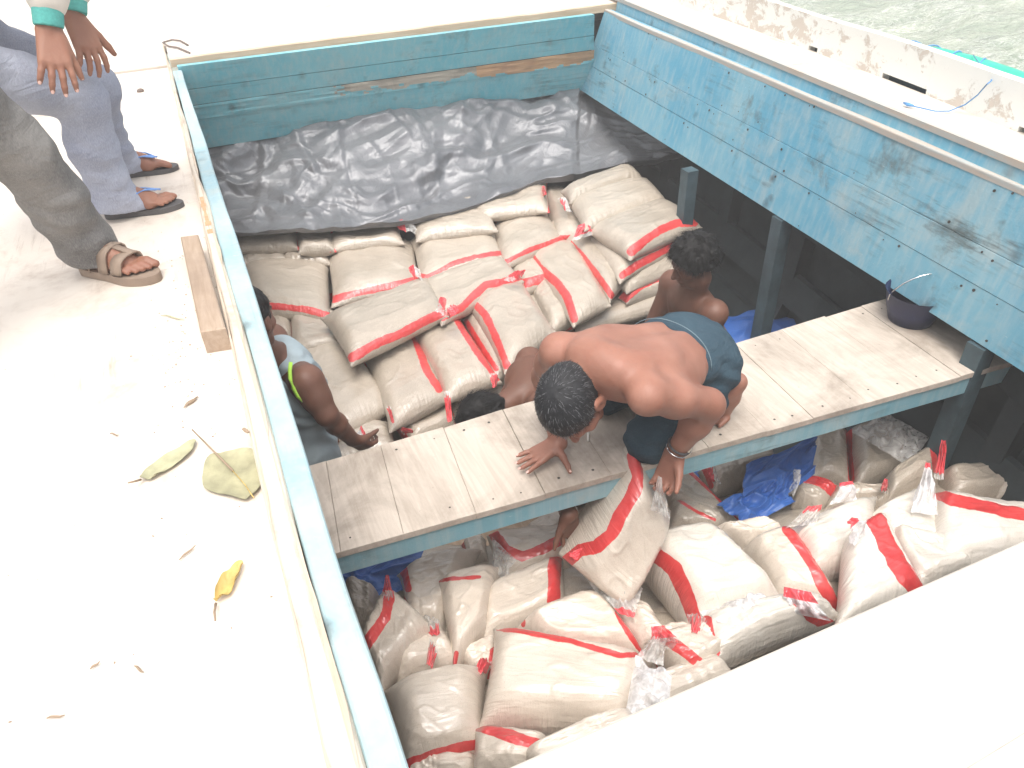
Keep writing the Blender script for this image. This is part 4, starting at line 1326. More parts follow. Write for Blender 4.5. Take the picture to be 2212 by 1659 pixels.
# ------------------------------------------------------------------ bodies: smooth union of tapered limbs on a grid, then surface nets
def surface_nets(Fg, org, h):
    nx, ny, nz = Fg.shape
    ins = Fg < 0
    cnt = np.zeros((nx-1, ny-1, nz-1), np.int8)
    offs = [(i, j, k) for i in (0, 1) for j in (0, 1) for k in (0, 1)]
    for (i, j, k) in offs:
        cnt += ins[i:nx-1+i, j:ny-1+j, k:nz-1+k]
    act = (cnt > 0) & (cnt < 8)
    ci = np.argwhere(act)
    vid = np.full(act.shape, -1, np.int64)
    vid[act] = np.arange(len(ci))
    val = np.stack([Fg[ci[:, 0]+i, ci[:, 1]+j, ci[:, 2]+k] for (i, j, k) in offs], 1)
    o = np.array(offs, float)
    acc = np.zeros((len(ci), 3)); num = np.zeros(len(ci))
    for a in range(8):
        for b in range(a+1, 8):
            if np.abs(o[a]-o[b]).sum() != 1: continue
            m = (val[:, a] < 0) != (val[:, b] < 0)
            t = val[:, a]/np.where(m, val[:, a]-val[:, b], 1)
            acc += np.where(m[:, None], o[a]+(o[b]-o[a])*t[:, None], 0)
            num += m
    V = org+(ci+acc/num[:, None])*h
    Q = []
    for ax in range(3):
        sl0 = [slice(1, -1)]*3; sl1 = [slice(1, -1)]*3
        sl0[ax] = slice(0, -1); sl1[ax] = slice(1, None)
        a, b = ins[tuple(sl0)], ins[tuple(sl1)]
        for flip, mk in ((False, a & ~b), (True, ~a & b)):
            e = np.argwhere(mk)
            if not len(e): continue
            e = e+1; e[:, ax] -= 1
            u, v = (ax+1) % 3, (ax+2) % 3
            def cell(du, dv):
                q = e.copy(); q[:, u] -= du; q[:, v] -= dv
                return vid[q[:, 0], q[:, 1], q[:, 2]]
            q = np.stack([cell(1, 1), cell(0, 1), cell(0, 0), cell(1, 0)], 1)
            Q.append(q[:, ::-1] if flip else q)
    return V, np.vstack(Q)


class Body:
    def __init__(s):
        s.p = []

    def cap(s, a, b, ra, rb=None, k=.02, op='+'):
        s.p.append(('c', np.array(a, float), np.array(b, float), ra, ra if rb is None else rb, k, op))
        return s

    def chain(s, pts, rs, k=.02, op='+'):
        for i in range(len(pts)-1):
            s.cap(pts[i], pts[i+1], rs[i], rs[i+1], k, op)
        return s

    def ell(s, c, rad, ax=None, k=.02, op='+'):
        s.p.append(('e', np.array(c, float), np.array(rad, float), np.eye(3) if ax is None else np.array(ax, float), 0, k, op))
        return s

    def mesh(s, h, clips=(), wob=None):
        lo, hi = np.full(3, 1e9), np.full(3, -1e9)
        for p in s.p:
            if p[-1] != '+': continue
            if p[0] == 'c':
                r = max(p[3], p[4]); lo = np.minimum(lo, np.minimum(p[1], p[2])-r); hi = np.maximum(hi, np.maximum(p[1], p[2])+r)
            else:
                r = np.abs(p[3]).T@p[2]; lo = np.minimum(lo, p[1]-r); hi = np.maximum(hi, p[1]+r)
        lo -= 4*h; hi += 4*h
        n = np.ceil((hi-lo)/h).astype(int)+1
        Fg = np.full(n, .08, np.float32)
        g = [lo[i]+h*np.arange(n[i]) for i in range(3)]
        for p in s.p:
            k = p[5]
            if p[0] == 'c':
                r = max(p[3], p[4])
                a0 = np.minimum(p[1], p[2])-r-k-3*h; a1 = np.maximum(p[1], p[2])+r+k+3*h
            else:
                r = np.abs(p[3]).T@p[2]
                a0 = p[1]-r-k-3*h; a1 = p[1]+r+k+3*h
            i0 = np.clip(np.floor((a0-lo)/h).astype(int), 0, n-1); i1 = np.clip(np.ceil((a1-lo)/h).astype(int)+1, 1, n)
            if np.any(i1 <= i0): continue
            x = g[0][i0[0]:i1[0], None, None]; y = g[1][None, i0[1]:i1[1], None]; z = g[2][None, None, i0[2]:i1[2]]
            if p[0] == 'c':
                a, b = p[1], p[2]
                ba = b-a
                L = max(ba@ba, 1e-9)
                t = np.clip(((x-a[0])*ba[0]+(y-a[1])*ba[1]+(z-a[2])*ba[2])/L, 0, 1)
                dd = np.sqrt((x-a[0]-t*ba[0])**2+(y-a[1]-t*ba[1])**2+(z-a[2]-t*ba[2])**2)-(p[3]+(p[4]-p[3])*t)
            else:
                c, rd, A = p[1], p[2], p[3]
                q = [((x-c[0])*A[i][0]+(y-c[1])*A[i][1]+(z-c[2])*A[i][2]) for i in range(3)]
                k0 = np.sqrt(sum((q[i]/rd[i])**2 for i in range(3)))+1e-6
                k1 = np.sqrt(sum((q[i]/rd[i]**2)**2 for i in range(3)))+1e-6
                dd = k0*(k0-1)/k1
            sl = (slice(i0[0], i1[0]), slice(i0[1], i1[1]), slice(i0[2], i1[2]))
            f = Fg[sl]
            if p[6] == '+':
                hh = np.clip(.5+.5*(f-dd)/k, 0, 1)
                Fg[sl] = f+(dd-f)*hh-k*hh*(1-hh)
            else:
                e = -dd
                hh = np.clip(.5+.5*(e-f)/k, 0, 1)
                Fg[sl] = f+(e-f)*hh+k*hh*(1-hh)
        X = None
        if wob is not None or clips:
            X = np.stack(np.broadcast_arrays(g[0][:, None, None], g[1][None, :, None], g[2][None, None, :]), -1)
        if wob is not None:
            near = np.abs(Fg) < .035
            Fg[near] += wob(X[near]).astype(np.float32)
        for (p0, nn) in clips:
            Fg = np.maximum(Fg, ((X-p0)@np.asarray(nn, float)).astype(np.float32))
        Fg[[0, -1]] = .08; Fg[:, [0, -1]] = .08; Fg[:, :, [0, -1]] = .08
        return surface_nets(Fg, lo, h)


def bake(name, body, h, mat, parent, clips=(), wob=None, smooth_it=1):
    V, Q = body.mesh(h, clips, wob)
    o = mesh_obj(name, V, Q, mat, parent, True)
    if smooth_it:
        import bmesh
        bm = bmesh.new(); bm.from_mesh(o.data)
        for _ in range(smooth_it):
            bmesh.ops.smooth_vert(bm, verts=bm.verts, factor=.5, use_axis_x=True, use_axis_y=True, use_axis_z=True)
        bm.to_mesh(o.data); bm.free()
    return o


def hand(B, w, f, n, s, curl=(.2, .2, .2, .25), spread=(.18, .05, -.06, -.2), thumb=(.6, .75, .25), sc=1.0, tcurl=.2):
    """w wrist, f towards the knuckles, n out of the palm, s towards the thumb; returns finger tips"""
    f = unit(f); n = unit(n-f*(np.dot(n, f))); s = unit(s-f*np.dot(s, f)-n*np.dot(s, n))
    w = np.array(w, float)
    offs = (.030, .010, -.010, -.029)
    lens = (.070, .078, .072, .056)
    tips = []
    for o_, L, c, sp in zip(offs, lens, curl, spread):
        kn = w+(f*(.092-.25*abs(o_))+s*o_)*sc
        B.cap(w+s*o_*.55*sc, kn, .0165*sc, .0118*sc, .012)
        d = unit(f*math.cos(sp)+s*math.sin(sp))
        p = kn
        ang = c*.6
        for q, (fr, r0, r1) in enumerate(((.45, .0098, .0088), (.31, .0088, .0080), (.24, .0080, .0066))):
            dd = d*math.cos(ang)+n*math.sin(ang)
            e = p+dd*L*fr*sc
            B.cap(p, e, r0*sc, r1*sc, .004)
            p = e
            ang += c
        tips.append((p, dd))
    td = unit(f*thumb[0]+s*thumb[1]+n*thumb[2])
    t0 = w+(f*.022+s*.022)*sc
    t1 = t0+td*.042*sc
    td2 = unit(td+f*.35*tcurl+n*.5*tcurl); t2 = t1+td2*.034*sc
    td3 = unit(td2+f*.4*tcurl+n*.5*tcurl); t3 = t2+td3*.024*sc
    B.cap(t0, t1, .0165*sc, .0125*sc, .012).cap(t1, t2, .0118*sc, .0105*sc, .005).cap(t2, t3, .0102*sc, .0078*sc, .004)
    tips.append((t3, td3))
    return tips


def nails_mesh(tips, n, parent, mat):
    for (p, d) in tips:
        back = unit(-np.array(n, float)+d*np.dot(n, d))
        sd_ = np.cross(d, back)
        c = p-d*.001+back*.0062
        vs = [c+d*.006*math.cos(a)+sd_*.0048*math.sin(a)+back*(.0012-.002*abs(math.sin(a))) for a in np.linspace(0, 2*math.pi, 10, endpoint=False)]
        vs.append(c+back*.0016)
        mesh_obj('fingernail', vs, [(i, (i+1) % 10, 10) for i in range(10)], mat, parent, True)


def head(B, c, fwd, up, k=.018, sc=1.0):
    fwd = unit(fwd); up = unit(up-fwd*np.dot(up, fwd)); sd_ = np.cross(fwd, up)      # sd_ = the person's right
    A = [sd_, fwd, up]
    P = lambda x, y, z: np.array(c)+(sd_*x+fwd*y+up*z)*sc
    B.ell(P(0, -.012, .035), np.array((.074, .094, .082))*sc, A, k)
    B.ell(P(0, .022, -.035), np.array((.060, .070, .075))*sc, A, k)
    B.cap(P(-.030, .045, -.088), P(.030, .045, -.088), .022*sc, .022*sc, k)
    B.cap(P(0, .075, -.092), P(0, .07, -.085), .017*sc, .018*sc, .015)
    B.cap(P(-.036, .078, .022), P(.036, .078, .022), .012*sc, .012*sc, .014)
    B.cap(P(0, .088, .008), P(0, .112, -.030), .008*sc, .0125*sc, .010)
    B.cap(P(-.013, .096, -.034), P(.013, .096, -.034), .008*sc, .008*sc, .008)
    for q in (-1, 1):
        B.ell(P(q*.033, .094, .002), np.array((.016, .012, .010))*sc, A, .008, '-')
        B.ell(P(q*.032, .080, .002), np.array((.012, .012, .010))*sc, A, .003)
        B.cap(P(q*.045, .062, -.022), P(q*.050, .04, -.03), .018*sc, .018*sc, .02)
        B.ell(P(q*.079, -.006, -.006), np.array((.011, .020, .034))*sc, A, .008)
        B.ell(P(q*.090, -.000, -.002), np.array((.008, .010, .018))*sc, A, .006, '-')
    B.cap(P(-.020, .090, -.057), P(.020, .090, -.057), .0075*sc, .0075*sc, .006)
    B.cap(P(-.018, .088, -.069), P(.018, .088, -.069), .0085*sc, .0085*sc, .006)
    return P, A


def hair_mesh(name, P, A, parent, mat, h=.005, low=-.045, front=.055, grow=.009, seed=1, rough=.006, strands=0, smat=None, slen=.02, sc=1.0):
    H = Body()
    H.ell(P(0, -.014, .037), np.array((.074+grow, .095+grow, .083+grow))*sc, A, .01)
    H.ell(P(0, -.045, -.01), np.array((.066+grow*.6, .055+grow, .075))*sc, A, .02)
    sd_, fwd, up = A
    o_ = P(0, 0, 0)
    wob = lambda X: rough*fbm((X-o_)@np.array(A).T*np.array((38, 38, 38)), 3, seed)
    # hairline: above a plane tilted from the nape up to the forehead
    cl = [(P(0, front, .045), unit(fwd*.80-up*.60)), (P(0, -.10, low), unit(-up*.9+fwd*.25)),
          (P(0, -.0, .016), unit(fwd*.45-up*.88))] if front < .2 else [(P(0, -.10, low), unit(-up*.9+fwd*.25))]
    # leave the cap behind the union of these planes
    V, Q = H.mesh(h, cl[:2], wob)
    o = mesh_obj(name, V, Q, mat, parent, True)
    if strands:
        g = np.random.default_rng(seed)
        me = o.data
        vn = np.zeros(len(V)*3); me.vertices.foreach_get('normal', vn); vn = vn.reshape(-1, 3)
        up_in = ((V-o_)@up) > -.02*sc
        pick = g.choice(np.flatnonzero(up_in), strands)
        vs, fs, fm = [], [], []
        crown = P(0, -.05, .11)
        for i in pick:
            p0 = V[i]-vn[i]*.003
            away = p0-crown; away -= vn[i]*np.dot(away, vn[i]); away = unit(away+1e-6)
            d = unit(vn[i]*.24+away*1.0+g.normal(0, .16, 3))
            L = slen*g.uniform(.6, 1.3)
            sd2 = unit(np.cross(d, vn[i]+g.normal(0, .2, 3)))*g.uniform(.0003, .0007)
            m_ = p0+d*L*.55
            e = p0+d*L+away*L*.25-vn[i]*L*.12
            n_ = len(vs)
            vs += [p0-sd2, p0+sd2, m_+sd2*.8, m_-sd2*.8, e]
            fs += [(n_, n_+1, n_+2, n_+3), (n_+3, n_+2, n_+4)]
            gm = 1 if (smat is not None and g.random() < .22) else 0
            fm += [gm, gm]
        mesh_obj('hair_strands', vs, fs, [mat, smat or mat], o, False, fm)
    return o


def person(label, loc, group=None):
    e = empty('person', loc)
    tag(e, label, 'person', group)
    return e


def ring(name, c, axis, rad, thick, mat, parent, sq=1.0):
    axis = unit(axis)
    a = unit(np.cross(axis, V3(.3, .2, 1))); b = np.cross(axis, a)
    m = MB()
    N = 22
    pts = [np.array(c)+rad*(a*math.cos(2*math.pi*i/N)+b*math.sin(2*math.pi*i/N)*sq) for i in range(N+1)]
    m.tube(pts, thick, 6)
    return m.build(name, mat, parent, True)


# ---- the bending man on the bench
pm = person('shirtless grey haired man crouching on the cross bench, gripping the lifted sack', (1.1, 1.8, ZB))
B = Body()
shR, shL = V3(.790, 1.790, -.205), at(1396, 852, -.190)
Sm = (shR+shL)/2
hip = V3(1.285, 1.815, -.375)
A0 = unit(Sm-hip)                              # along the spine, towards the head
Lv = unit(shL-shR); Lv = unit(Lv-A0*np.dot(Lv, A0))
Nb = np.cross(A0, -Lv)
if Nb[2] < 0: Nb = -Nb
AX = [A0, Lv, Nb]
tp = lambda a, l, n: hip+A0*a+Lv*l+Nb*n        # torso frame, from the hip
LT = np.linalg.norm(Sm-hip)
B.ell(tp(LT*.74, 0, .000), (.19, .163, .098), AX, .03)
B.ell(tp(LT*.48, 0, .012), (.17, .150, .094), AX, .04)
B.ell(tp(LT*.22, 0, .006), (.16, .148, .100), AX, .04)
B.ell(tp(0, 0, 0), (.12, .155, .118), AX, .04)
for q, sh in ((-1, shR), (1, shL)):
    B.cap(tp(LT*.90, q*.085, .035), sh-Nb*.006, .056, .044, .03)          # trapezius to shoulder
    B.ell(tp(LT*.72, q*.088, .062), (.085, .055, .032), AX, .03)           # shoulder blade
    B.cap(tp(LT*.78, q*.150, .0), tp(LT*.40, q*.128, -.01), .045, .04, .04)  # side muscle
    B.cap(sh-Nb*.012, tp(LT*.55, q*.118, -.02), .036, .05, .035)
neck0 = tp(LT*1.0, 0, .030)
hc = at(1236, 868, -.275)
hup = unit(V3(-.74, -.46, .34)); hf = unit(V3(-.22, -.34, -.92))
B.chain([neck0, hc-hup*.075-hf*.03], [.062, .056], .035)
B.cap(tp(LT*1.02, -.06, .03), tp(LT*1.02, .06, .03), .050, .050, .04)
B.cap(tp(LT*.98, 0, .118), tp(LT*.15, 0, .112), .010, .012, .045, '-')       # groove of the spine
elL = at(1530, 874, -.330); wrL = at(1457, 978, -.545)
B.chain([shL+V3(.012, .0, -.005), (shL*.55+elL*.45), elL], [.052, .052, .045], .03)
B.chain([elL, elL*.65+wrL*.35, wrL], [.044, .042, .029], .035)
elR = V3(.815, 1.955, -.41); wrR = at(1207, 955, -.592)
B.chain([shR, shR*.5+elR*.5, elR], [.058, .050, .042], .03)
B.chain([elR, elR*.6+wrR*.4, wrR], [.042, .040, .029], .02)
tR = hand(B, wrR, unit(V3(-.97, -.16, -.17)), V3(-.1, 0, -1), V3(-.15, -1, 0), curl=(.03, .0, .03, .06),
          spread=(.10, .0, -.14, -.34), thumb=(.15, 1.0, .05), sc=1.0, tcurl=.25)
tL = hand(B, wrL, unit(at(1436, 1040, -.640)-wrL), V3(-.75, -.45, -.1), V3(-.25, -.75, .1), curl=(.75, .8, .8, .7),
          spread=(.1, .02, -.05, -.12), thumb=(.75, .45, .45), sc=1.0, tcurl=.6)
HP, HA = head(B, hc, hf, hup, sc=1.06)
# legs under the shorts, bare shins and feet behind
knL, knR = V3(1.075, 1.690, -.575), V3(1.07, 1.97, -.57)
anL = V3(1.392, 1.725, -.505); anR = V3(1.43, 1.96, -.52)
for hp_, kn, an in ((tp(-.02, .085, -.03), knL, anL), (tp(-.02, -.085, -.03), knR, anR)):
    B.chain([hp_, kn], [.078, .056], .03)
    B.chain([kn, kn*.6+an*.4, an], [.048, .046, .033], .03)
for an, side in ((anL, 1), (anR, -1)):
    heel = an+V3(.030, -.012, .028)
    ball = V3(an[0]+.005, an[1]+.012, ZB+.030)
    B.cap(heel, an, .030, .034, .02)
    B.chain([heel, heel*.5+ball*.5+V3(.006, 0, 0), ball], [.029, .030, .026], .02)
    B.chain([an, ball], [.034, .024], .025)
    for i in range(5):
        o_ = (i-2)*.0155
        b0 = ball+V3(.0, o_*1.0, -.004)
        t_ = b0+V3(-.040+.004*abs(i-1), o_*.35, -.0125)
        B.cap(b0, t_, .0125 if i == (4 if side < 0 else 0) else .0095, .009, .006)
bm_main = bake('body', B, .0050, M['skin_main'], pm)
import bmesh
bm_ = bmesh.new(); bm_.from_mesh(bm_main.data)           # relax the torso and upper arms, leave hands, head and feet crisp
keep = [(wrR, .16), (wrL, .17), (hc, .165), (anL, .19), (anR, .19)]
vs_ = [v for v in bm_.verts if all((Vector(c_)-v.co).length > r_ for c_, r_ in keep)]
for _ in range(14):
    bmesh.ops.smooth_vert(bm_, verts=vs_, factor=.5, use_axis_x=True, use_axis_y=True, use_axis_z=True)
bm_.to_mesh(bm_main.data); bm_.free()
nails_mesh(tR, V3(-.1, 0, -1), bm_main, M['nail'])
hair_mesh('hair', HP, HA, pm, M['hairgrey'], .0045, low=-.055, front=.062, grow=.006, seed=5, rough=.002, strands=9000, smat=M['strandgrey'], slen=.017, sc=1.06)
S = Body()
S.ell(tp(0, 0, 0), (.135, .168, .130), AX, .04).ell(tp(LT*.2, 0, .004), (.12, .160, .112), AX, .04)
for hp_, kn in ((tp(-.02, .085, -.03), knL), (tp(-.02, -.085, -.03), knR)):
    S.chain([hp_, hp_*.4+kn*.6, kn+unit(kn-hp_)*.012], [.098, .088, .076], .03)
    S.chain([kn, kn*.25+(anL if kn is knL else anR)*.75], [.076, .066], .03)
wst = tp(LT*.30, 0, 0)
dn = lambda X: .0035*np.sin(X@V3(60, 25, 70)+3*vnoise(X*14, 4))*(vnoise(X*7, 9) > -.2)
S.ell(tp(LT*.30+.30, 0, .075), (.30, .34, .17), [unit(A0*.97-Nb*.20), Lv, unit(Nb*.97+A0*.20)], .004, '-')
sho = bake('shorts', S, .006, M['denimblue'], pm, (), dn)
st_ = MB()                                     # pale stitched edge of the waistband, across the back
st_.tube([tp(LT*.315-.012*abs(math.cos(q))+.0*q, 0, 0)+Lv*.1615*math.cos(q)+Nb*(.116*math.sin(q)+.004) for q in np.linspace(.12, math.pi-.12, 26)], .0014, 6)
st_.build('waistband_edge', M['seam2'], sho, True)
ring('bracelet', wrL+(elL-wrL)*.08, elL-wrL, .034, .0026, M['silver'], pm)
wt = MB()
wc_ = wrL+(elL-wrL)*.10+_r*.031+V3(0, -.014, .006)
wn = unit(_r*.8+V3(0, -.5, .3)); wa = unit(np.cross(wn, V3(0, 0, 1))); wb2 = np.cross(wn, wa)
rim_ = [wc_+.017*(wa*math.cos(q)+wb2*math.sin(q)) for q in np.linspace(0, 2*math.pi, 18, endpoint=False)]
wt.add([p-wn*.008 for p in rim_]+rim_+[wc_+wn*.003], [(i, (i+1) % 18, 18+(i+1) % 18, 18+i) for i in range(18)]+[(18+i, 18+(i+1) % 18, 36) for i in range(18)])
wtch = wt.build('wristwatch', M['watch'], pm, True)
ring('watch_strap', wrL+(elL-wrL)*.16, elL-wrL, .036, .004, M['sole'], wtch)

# ---- man in the tank top, seen over the left coaming
pc = person('man in grey blue tank top with lime trim standing beside the left coaming', (.04, 2.5, -1.95))
B = Body()
sR = V3(.095, 2.47, -.545); sL = V3(.02, 2.80, -.53)
ch = (sR+sL)/2
hp = V3(.045, 2.60, -1.0)
hc2 = V3(-.040, 2.56, -.290)
fd = unit(V3(.62, .75, -.2))
ax2 = [unit(V3(.25, -.97, 0)), unit(V3(.97, .25, 0)), V3(0, 0, 1)]
B.ell(ch+V3(0, 0, -.16), (.165, .105, .22), ax2, .04).ell(hp+V3(0, 0, .05), (.155, .105, .17), ax2, .05)
B.cap(sR, sL, .05, .05, .05).chain([ch+V3(-.02, 0, .0), hc2-V3(.02, 0, .09)], [.06, .055], .03)
for q in (sR, sL): B.ell(q, (.06, .06, .065), None, .03)
eR = aty(705, 895, 2.40); wR2 = aty(762, 950, 2.47)
B.chain([sR, sR*.5+eR*.5, eR], [.056, .050, .041], .03).chain([eR, eR*.65+wR2*.35, wR2], [.041, .040, .028], .02)
hand(B, wR2, unit(V3(.55, .25, -.8)), V3(.3, .6, .1), V3(.4, .6, .6), curl=(.95, 1.0, 1.0, .95), thumb=(.7, .4, .5), tcurl=.6, sc=1.0)
eL2 = V3(.05, 2.88, -.80); wL2 = V3(.13, 2.88, -1.02)
B.chain([sL, eL2], [.055, .042], .03).chain([eL2, wL2], [.041, .028], .02)
hand(B, wL2, unit(V3(.5, -.1, -.8)), V3(0, -.6, -.2), V3(.4, -.2, .6), curl=(.5, .5, .5, .5))
CP, CA = head(B, hc2, fd, V3(-.1, 0, 1))
for q in (-.09, .09):
    B.chain([hp+V3(.0, q, -.02), hp+V3(.04, q, -.48), hp+V3(0, q, -.92)], [.085, .06, .042], .03)
    B.cap(hp+V3(0, q, -.93), hp+V3(.17, q, -.945), .04, .028, .03)
bake('body', B, .0065, M['skin_shaded'], pc)
hair_mesh('hair', CP, CA, pc, M['hair'], .005, low=-.06, front=.06, grow=.008, seed=9, strands=900, slen=.014)
S = Body()
S.ell(ch+V3(0, 0, -.16), (.176, .117, .225), ax2, .04).ell(hp+V3(0, 0, .05), (.166, .116, .16), ax2, .05)
S.cap(sR*.72+sL*.28+V3(0, 0, .012), sR*.28+sL*.72+V3(0, 0, .012), .055, .055, .04)
S.ell(sR+V3(.035, -.075, -.01), (.095, .085, .115), None, .01, '-').ell(sL+V3(.02, .055, -.01), (.09, .085, .115), None, .01, '-')
dn2 = lambda X: .004*np.sin(X@V3(30, 20, 80)+4*vnoise(X*9, 2))
tnk = bake('tank_top', S, .006, M['tank'], pc, [(hp+V3(0, 0, -.06), V3(0, 0, -1))], dn2)
tm = MB()
# the lime edging runs down the armhole, just behind the arm
trim = [aty(x, y, yy) for (x, y, yy) in ((628, 783, 2.475), (626, 800, 2.455), (627, 818, 2.44), (633, 838, 2.425), (643, 855, 2.42), (655, 866, 2.415))]
tm.tube(trim, .0075, 8)
tm.build('trim', M['lime'], tnk, True)
S = Body()
S.ell(hp+V3(0, 0, -.03), (.16, .118, .13), ax2, .04)
for q in (-.09, .09):
    S.chain([hp+V3(0, q, -.04), hp+V3(.04, q, -.48), hp+V3(0, q, -.86)], [.10, .078, .066], .03)
bake('trousers', S, .008, M['denimdark'], pc, [(hp+V3(0, 0, .0), V3(0, 0, 1))], dn2)

# ---- man in the shadow under the side deck
pb = person('shirtless black haired man in the shadow beside the right hand stack', (2.12, 2.85, -1.95))
B = Body()
hc3 = aty(1497, 566, 2.72)
f3 = unit(V3(-.92, .15, -.35)); u3 = unit(V3(-.18, .05, .98))
c3 = aty(1487, 645, 2.78)
hp3 = V3(c3[0]+.22, 2.85, c3[2]-.40)
ax3 = [unit(V3(.05, 1, 0)), unit(V3(.9, 0, .4)), unit(V3(-.4, 0, .9))]
B.ell(c3+V3(.07, .02, -.12), (.165, .115, .20), ax3, .04).ell(hp3+V3(-.02, 0, .06), (.155, .11, .17), ax3, .05)
s3a, s3b = c3+V3(.035, -.165, -.005), c3+V3(.02, .17, .0)
B.cap(s3a, s3b, .055, .055, .05).chain([c3, hc3-u3*.09+V3(.02, 0, 0)], [.072, .064], .04)
for q in (s3a, s3b): B.ell(q, (.064, .064, .064), None, .03)
for q, dy in ((s3a, -.03), (s3b, .02)):
    el = q+V3(-.10, dy, -.27); wr = el+V3(-.17, .02, -.15)
    B.chain([q, el], [.055, .043], .03).chain([el, wr], [.042, .029], .02)
    hand(B, wr, unit(V3(-.7, 0, -.6)), V3(-.5, 0, -.6), V3(0, .9, .2), curl=(.4, .4, .4, .4))
BP, BA = head(B, hc3, f3, u3)
for q in (-.09, .09):
    B.chain([hp3+V3(0, q, -.02), hp3+V3(-.04, q, -.42), hp3+V3(.03, q, -.80)], [.085, .06, .042], .03)
    B.cap(hp3+V3(.03, q, -.81), hp3+V3(-.13, q, -.83), .04, .028, .03)
bake('body', B, .0065, M['skin_shaded'], pb)
hair_mesh('hair', BP, BA, pb, M['hair'], .005, low=-.05, front=.075, grow=.022, seed=14, rough=.010, strands=5000, slen=.034)
S = Body()
S.ell(hp3+V3(0, 0, -.0), (.165, .12, .14), ax3, .04)
for q in (-.09, .09): S.chain([hp3+V3(0, q, -.02), hp3+V3(-.04, q, -.40)], [.10, .085], .03)
bake('shorts', S, .008, M['denimdark'], pb, [(hp3+V3(0, 0, .07), V3(-.3, 0, .95))])

# ---- man bent low behind the bench, one arm reaching under it
pd = person('man bent low behind the cross bench, black hair showing, arm reaching under it', (1.2, 2.55, -1.95))
B = Body()
hc4 = aty(1050, 905, 2.42)
s4a = V3(.985, 2.36, -.885); s4b = V3(1.07, 2.66, -.87)
c4 = (s4a+s4b)/2
hp4 = V3(1.50, 2.62, -1.10)
ax4 = [unit(hp4-c4), unit(V3(-.2, 1, 0)), V3(0, 0, 1)]
B.ell(c4*.6+hp4*.4, (.26, .165, .11), ax4, .05).ell(hp4, (.15, .16, .13), ax4, .05).ell(c4, (.10, .16, .09), ax4, .05)
B.chain([c4, hc4+V3(.085, .03, .005)], [.062, .056], .03)
for q in (s4a, s4b): B.ell(q, (.06, .06, .06), None, .03)
e4 = V3(.90, 2.06, -.93); w4 = at(1229, 1112, -.83)
h4t = at(1232, 1152, -.93)
B.chain([s4a, e4], [.054, .042], .03).chain([e4, e4*.6+w4*.4, w4], [.042, .038, .027], .02)
hand(B, w4, unit(h4t-w4), V3(.1, -.3, -1), V3(-.6, -.6, .1), curl=(.45, .5, .5, .55), thumb=(.6, .6, .3))
e4b = s4b+V3(-.12, .05, -.25); B.chain([s4b, e4b, e4b+V3(-.18, -.1, -.13)], [.054, .042, .028], .03)
hand(B, e4b+V3(-.18, -.1, -.13), V3(-.6, -.2, -.6), V3(-.4, 0, -.8), V3(-.2, -.9, .1), curl=(.4, .4, .4, .4))
DP, DA = head(B, hc4, unit(V3(-.25, -.1, -.95)), unit(V3(-.95, -.1, .2)))
for q in (-.09, .09):
    B.chain([hp4+V3(0, q, -.02), hp4+V3(-.16, q, -.42), hp4+V3(.0, q, -.80)], [.085, .06, .042], .03)
    B.cap(hp4+V3(0, q, -.81), hp4+V3(-.16, q, -.83), .04, .028, .03)
bake('body', B, .0065, M['skin_shaded'], pd)
hair_mesh('hair', DP, DA, pd, M['hair'], .005, low=-.06, front=.07, grow=.014, seed=19, rough=.006, strands=4500, slen=.035)
S = Body()
S.ell(hp4, (.16, .17, .14), ax4, .04)
for q in (-.09, .09): S.chain([hp4+V3(0, q, -.02), hp4+V3(-.16, q, -.40)], [.10, .085], .03)
bake('shorts', S, .008, M['denimdark'], pd, [(hp4-ax4[0]*.05, -ax4[0])])
ring('bracelet', w4+(e4-w4)*.06, e4-w4, .031, .003, M['silver'], pd)


# ---- the two men standing on the deck
def foot_on_sole(B, heel, toe, side, z, sc=1.0):
    """bare foot along heel-toe; side = +1 when the big toe is on the left of that direction"""
    f = unit(V3(toe[0]-heel[0], toe[1]-heel[1], 0)); l = V3(-f[1], f[0], 0)*side
    L = np.linalg.norm((toe-heel)[:2])
    P = lambda a, b, c: V3(heel[0], heel[1], z)+f*a*L+l*b*L+V3(0, 0, c*L)
    B.cap(P(.10, 0, .11), P(.20, 0, .16), .032*sc, .034*sc, .03)
    B.chain([P(.10, 0, .10), P(.62, .01, .07)], [.030*sc, .028*sc], .03)
    B.chain([P(.24, .01, .26), P(.45, .015, .16), P(.66, .02, .085)], [.033*sc, .030*sc, .022*sc], .03)
    B.cap(P(.64, .10, .065), P(.62, -.11, .055), .020*sc, .016*sc, .02)
    for i, (a, b, r, e) in enumerate(((.93, .135, .0125, .12), (.92, .055, .0092, .045), (.885, -.005, .0088, -.01), (.84, -.06, .0084, -.065), (.78, -.11, .008, -.118))):
        B.chain([P(.68-.02*i, .108-.056*i, .065), P(a-.085, e*1.1+.003, .080), P(a+.01, b*1.12, .042)], [r*1.05*sc, r*1.0*sc, r*.95*sc], .0035)
    return P


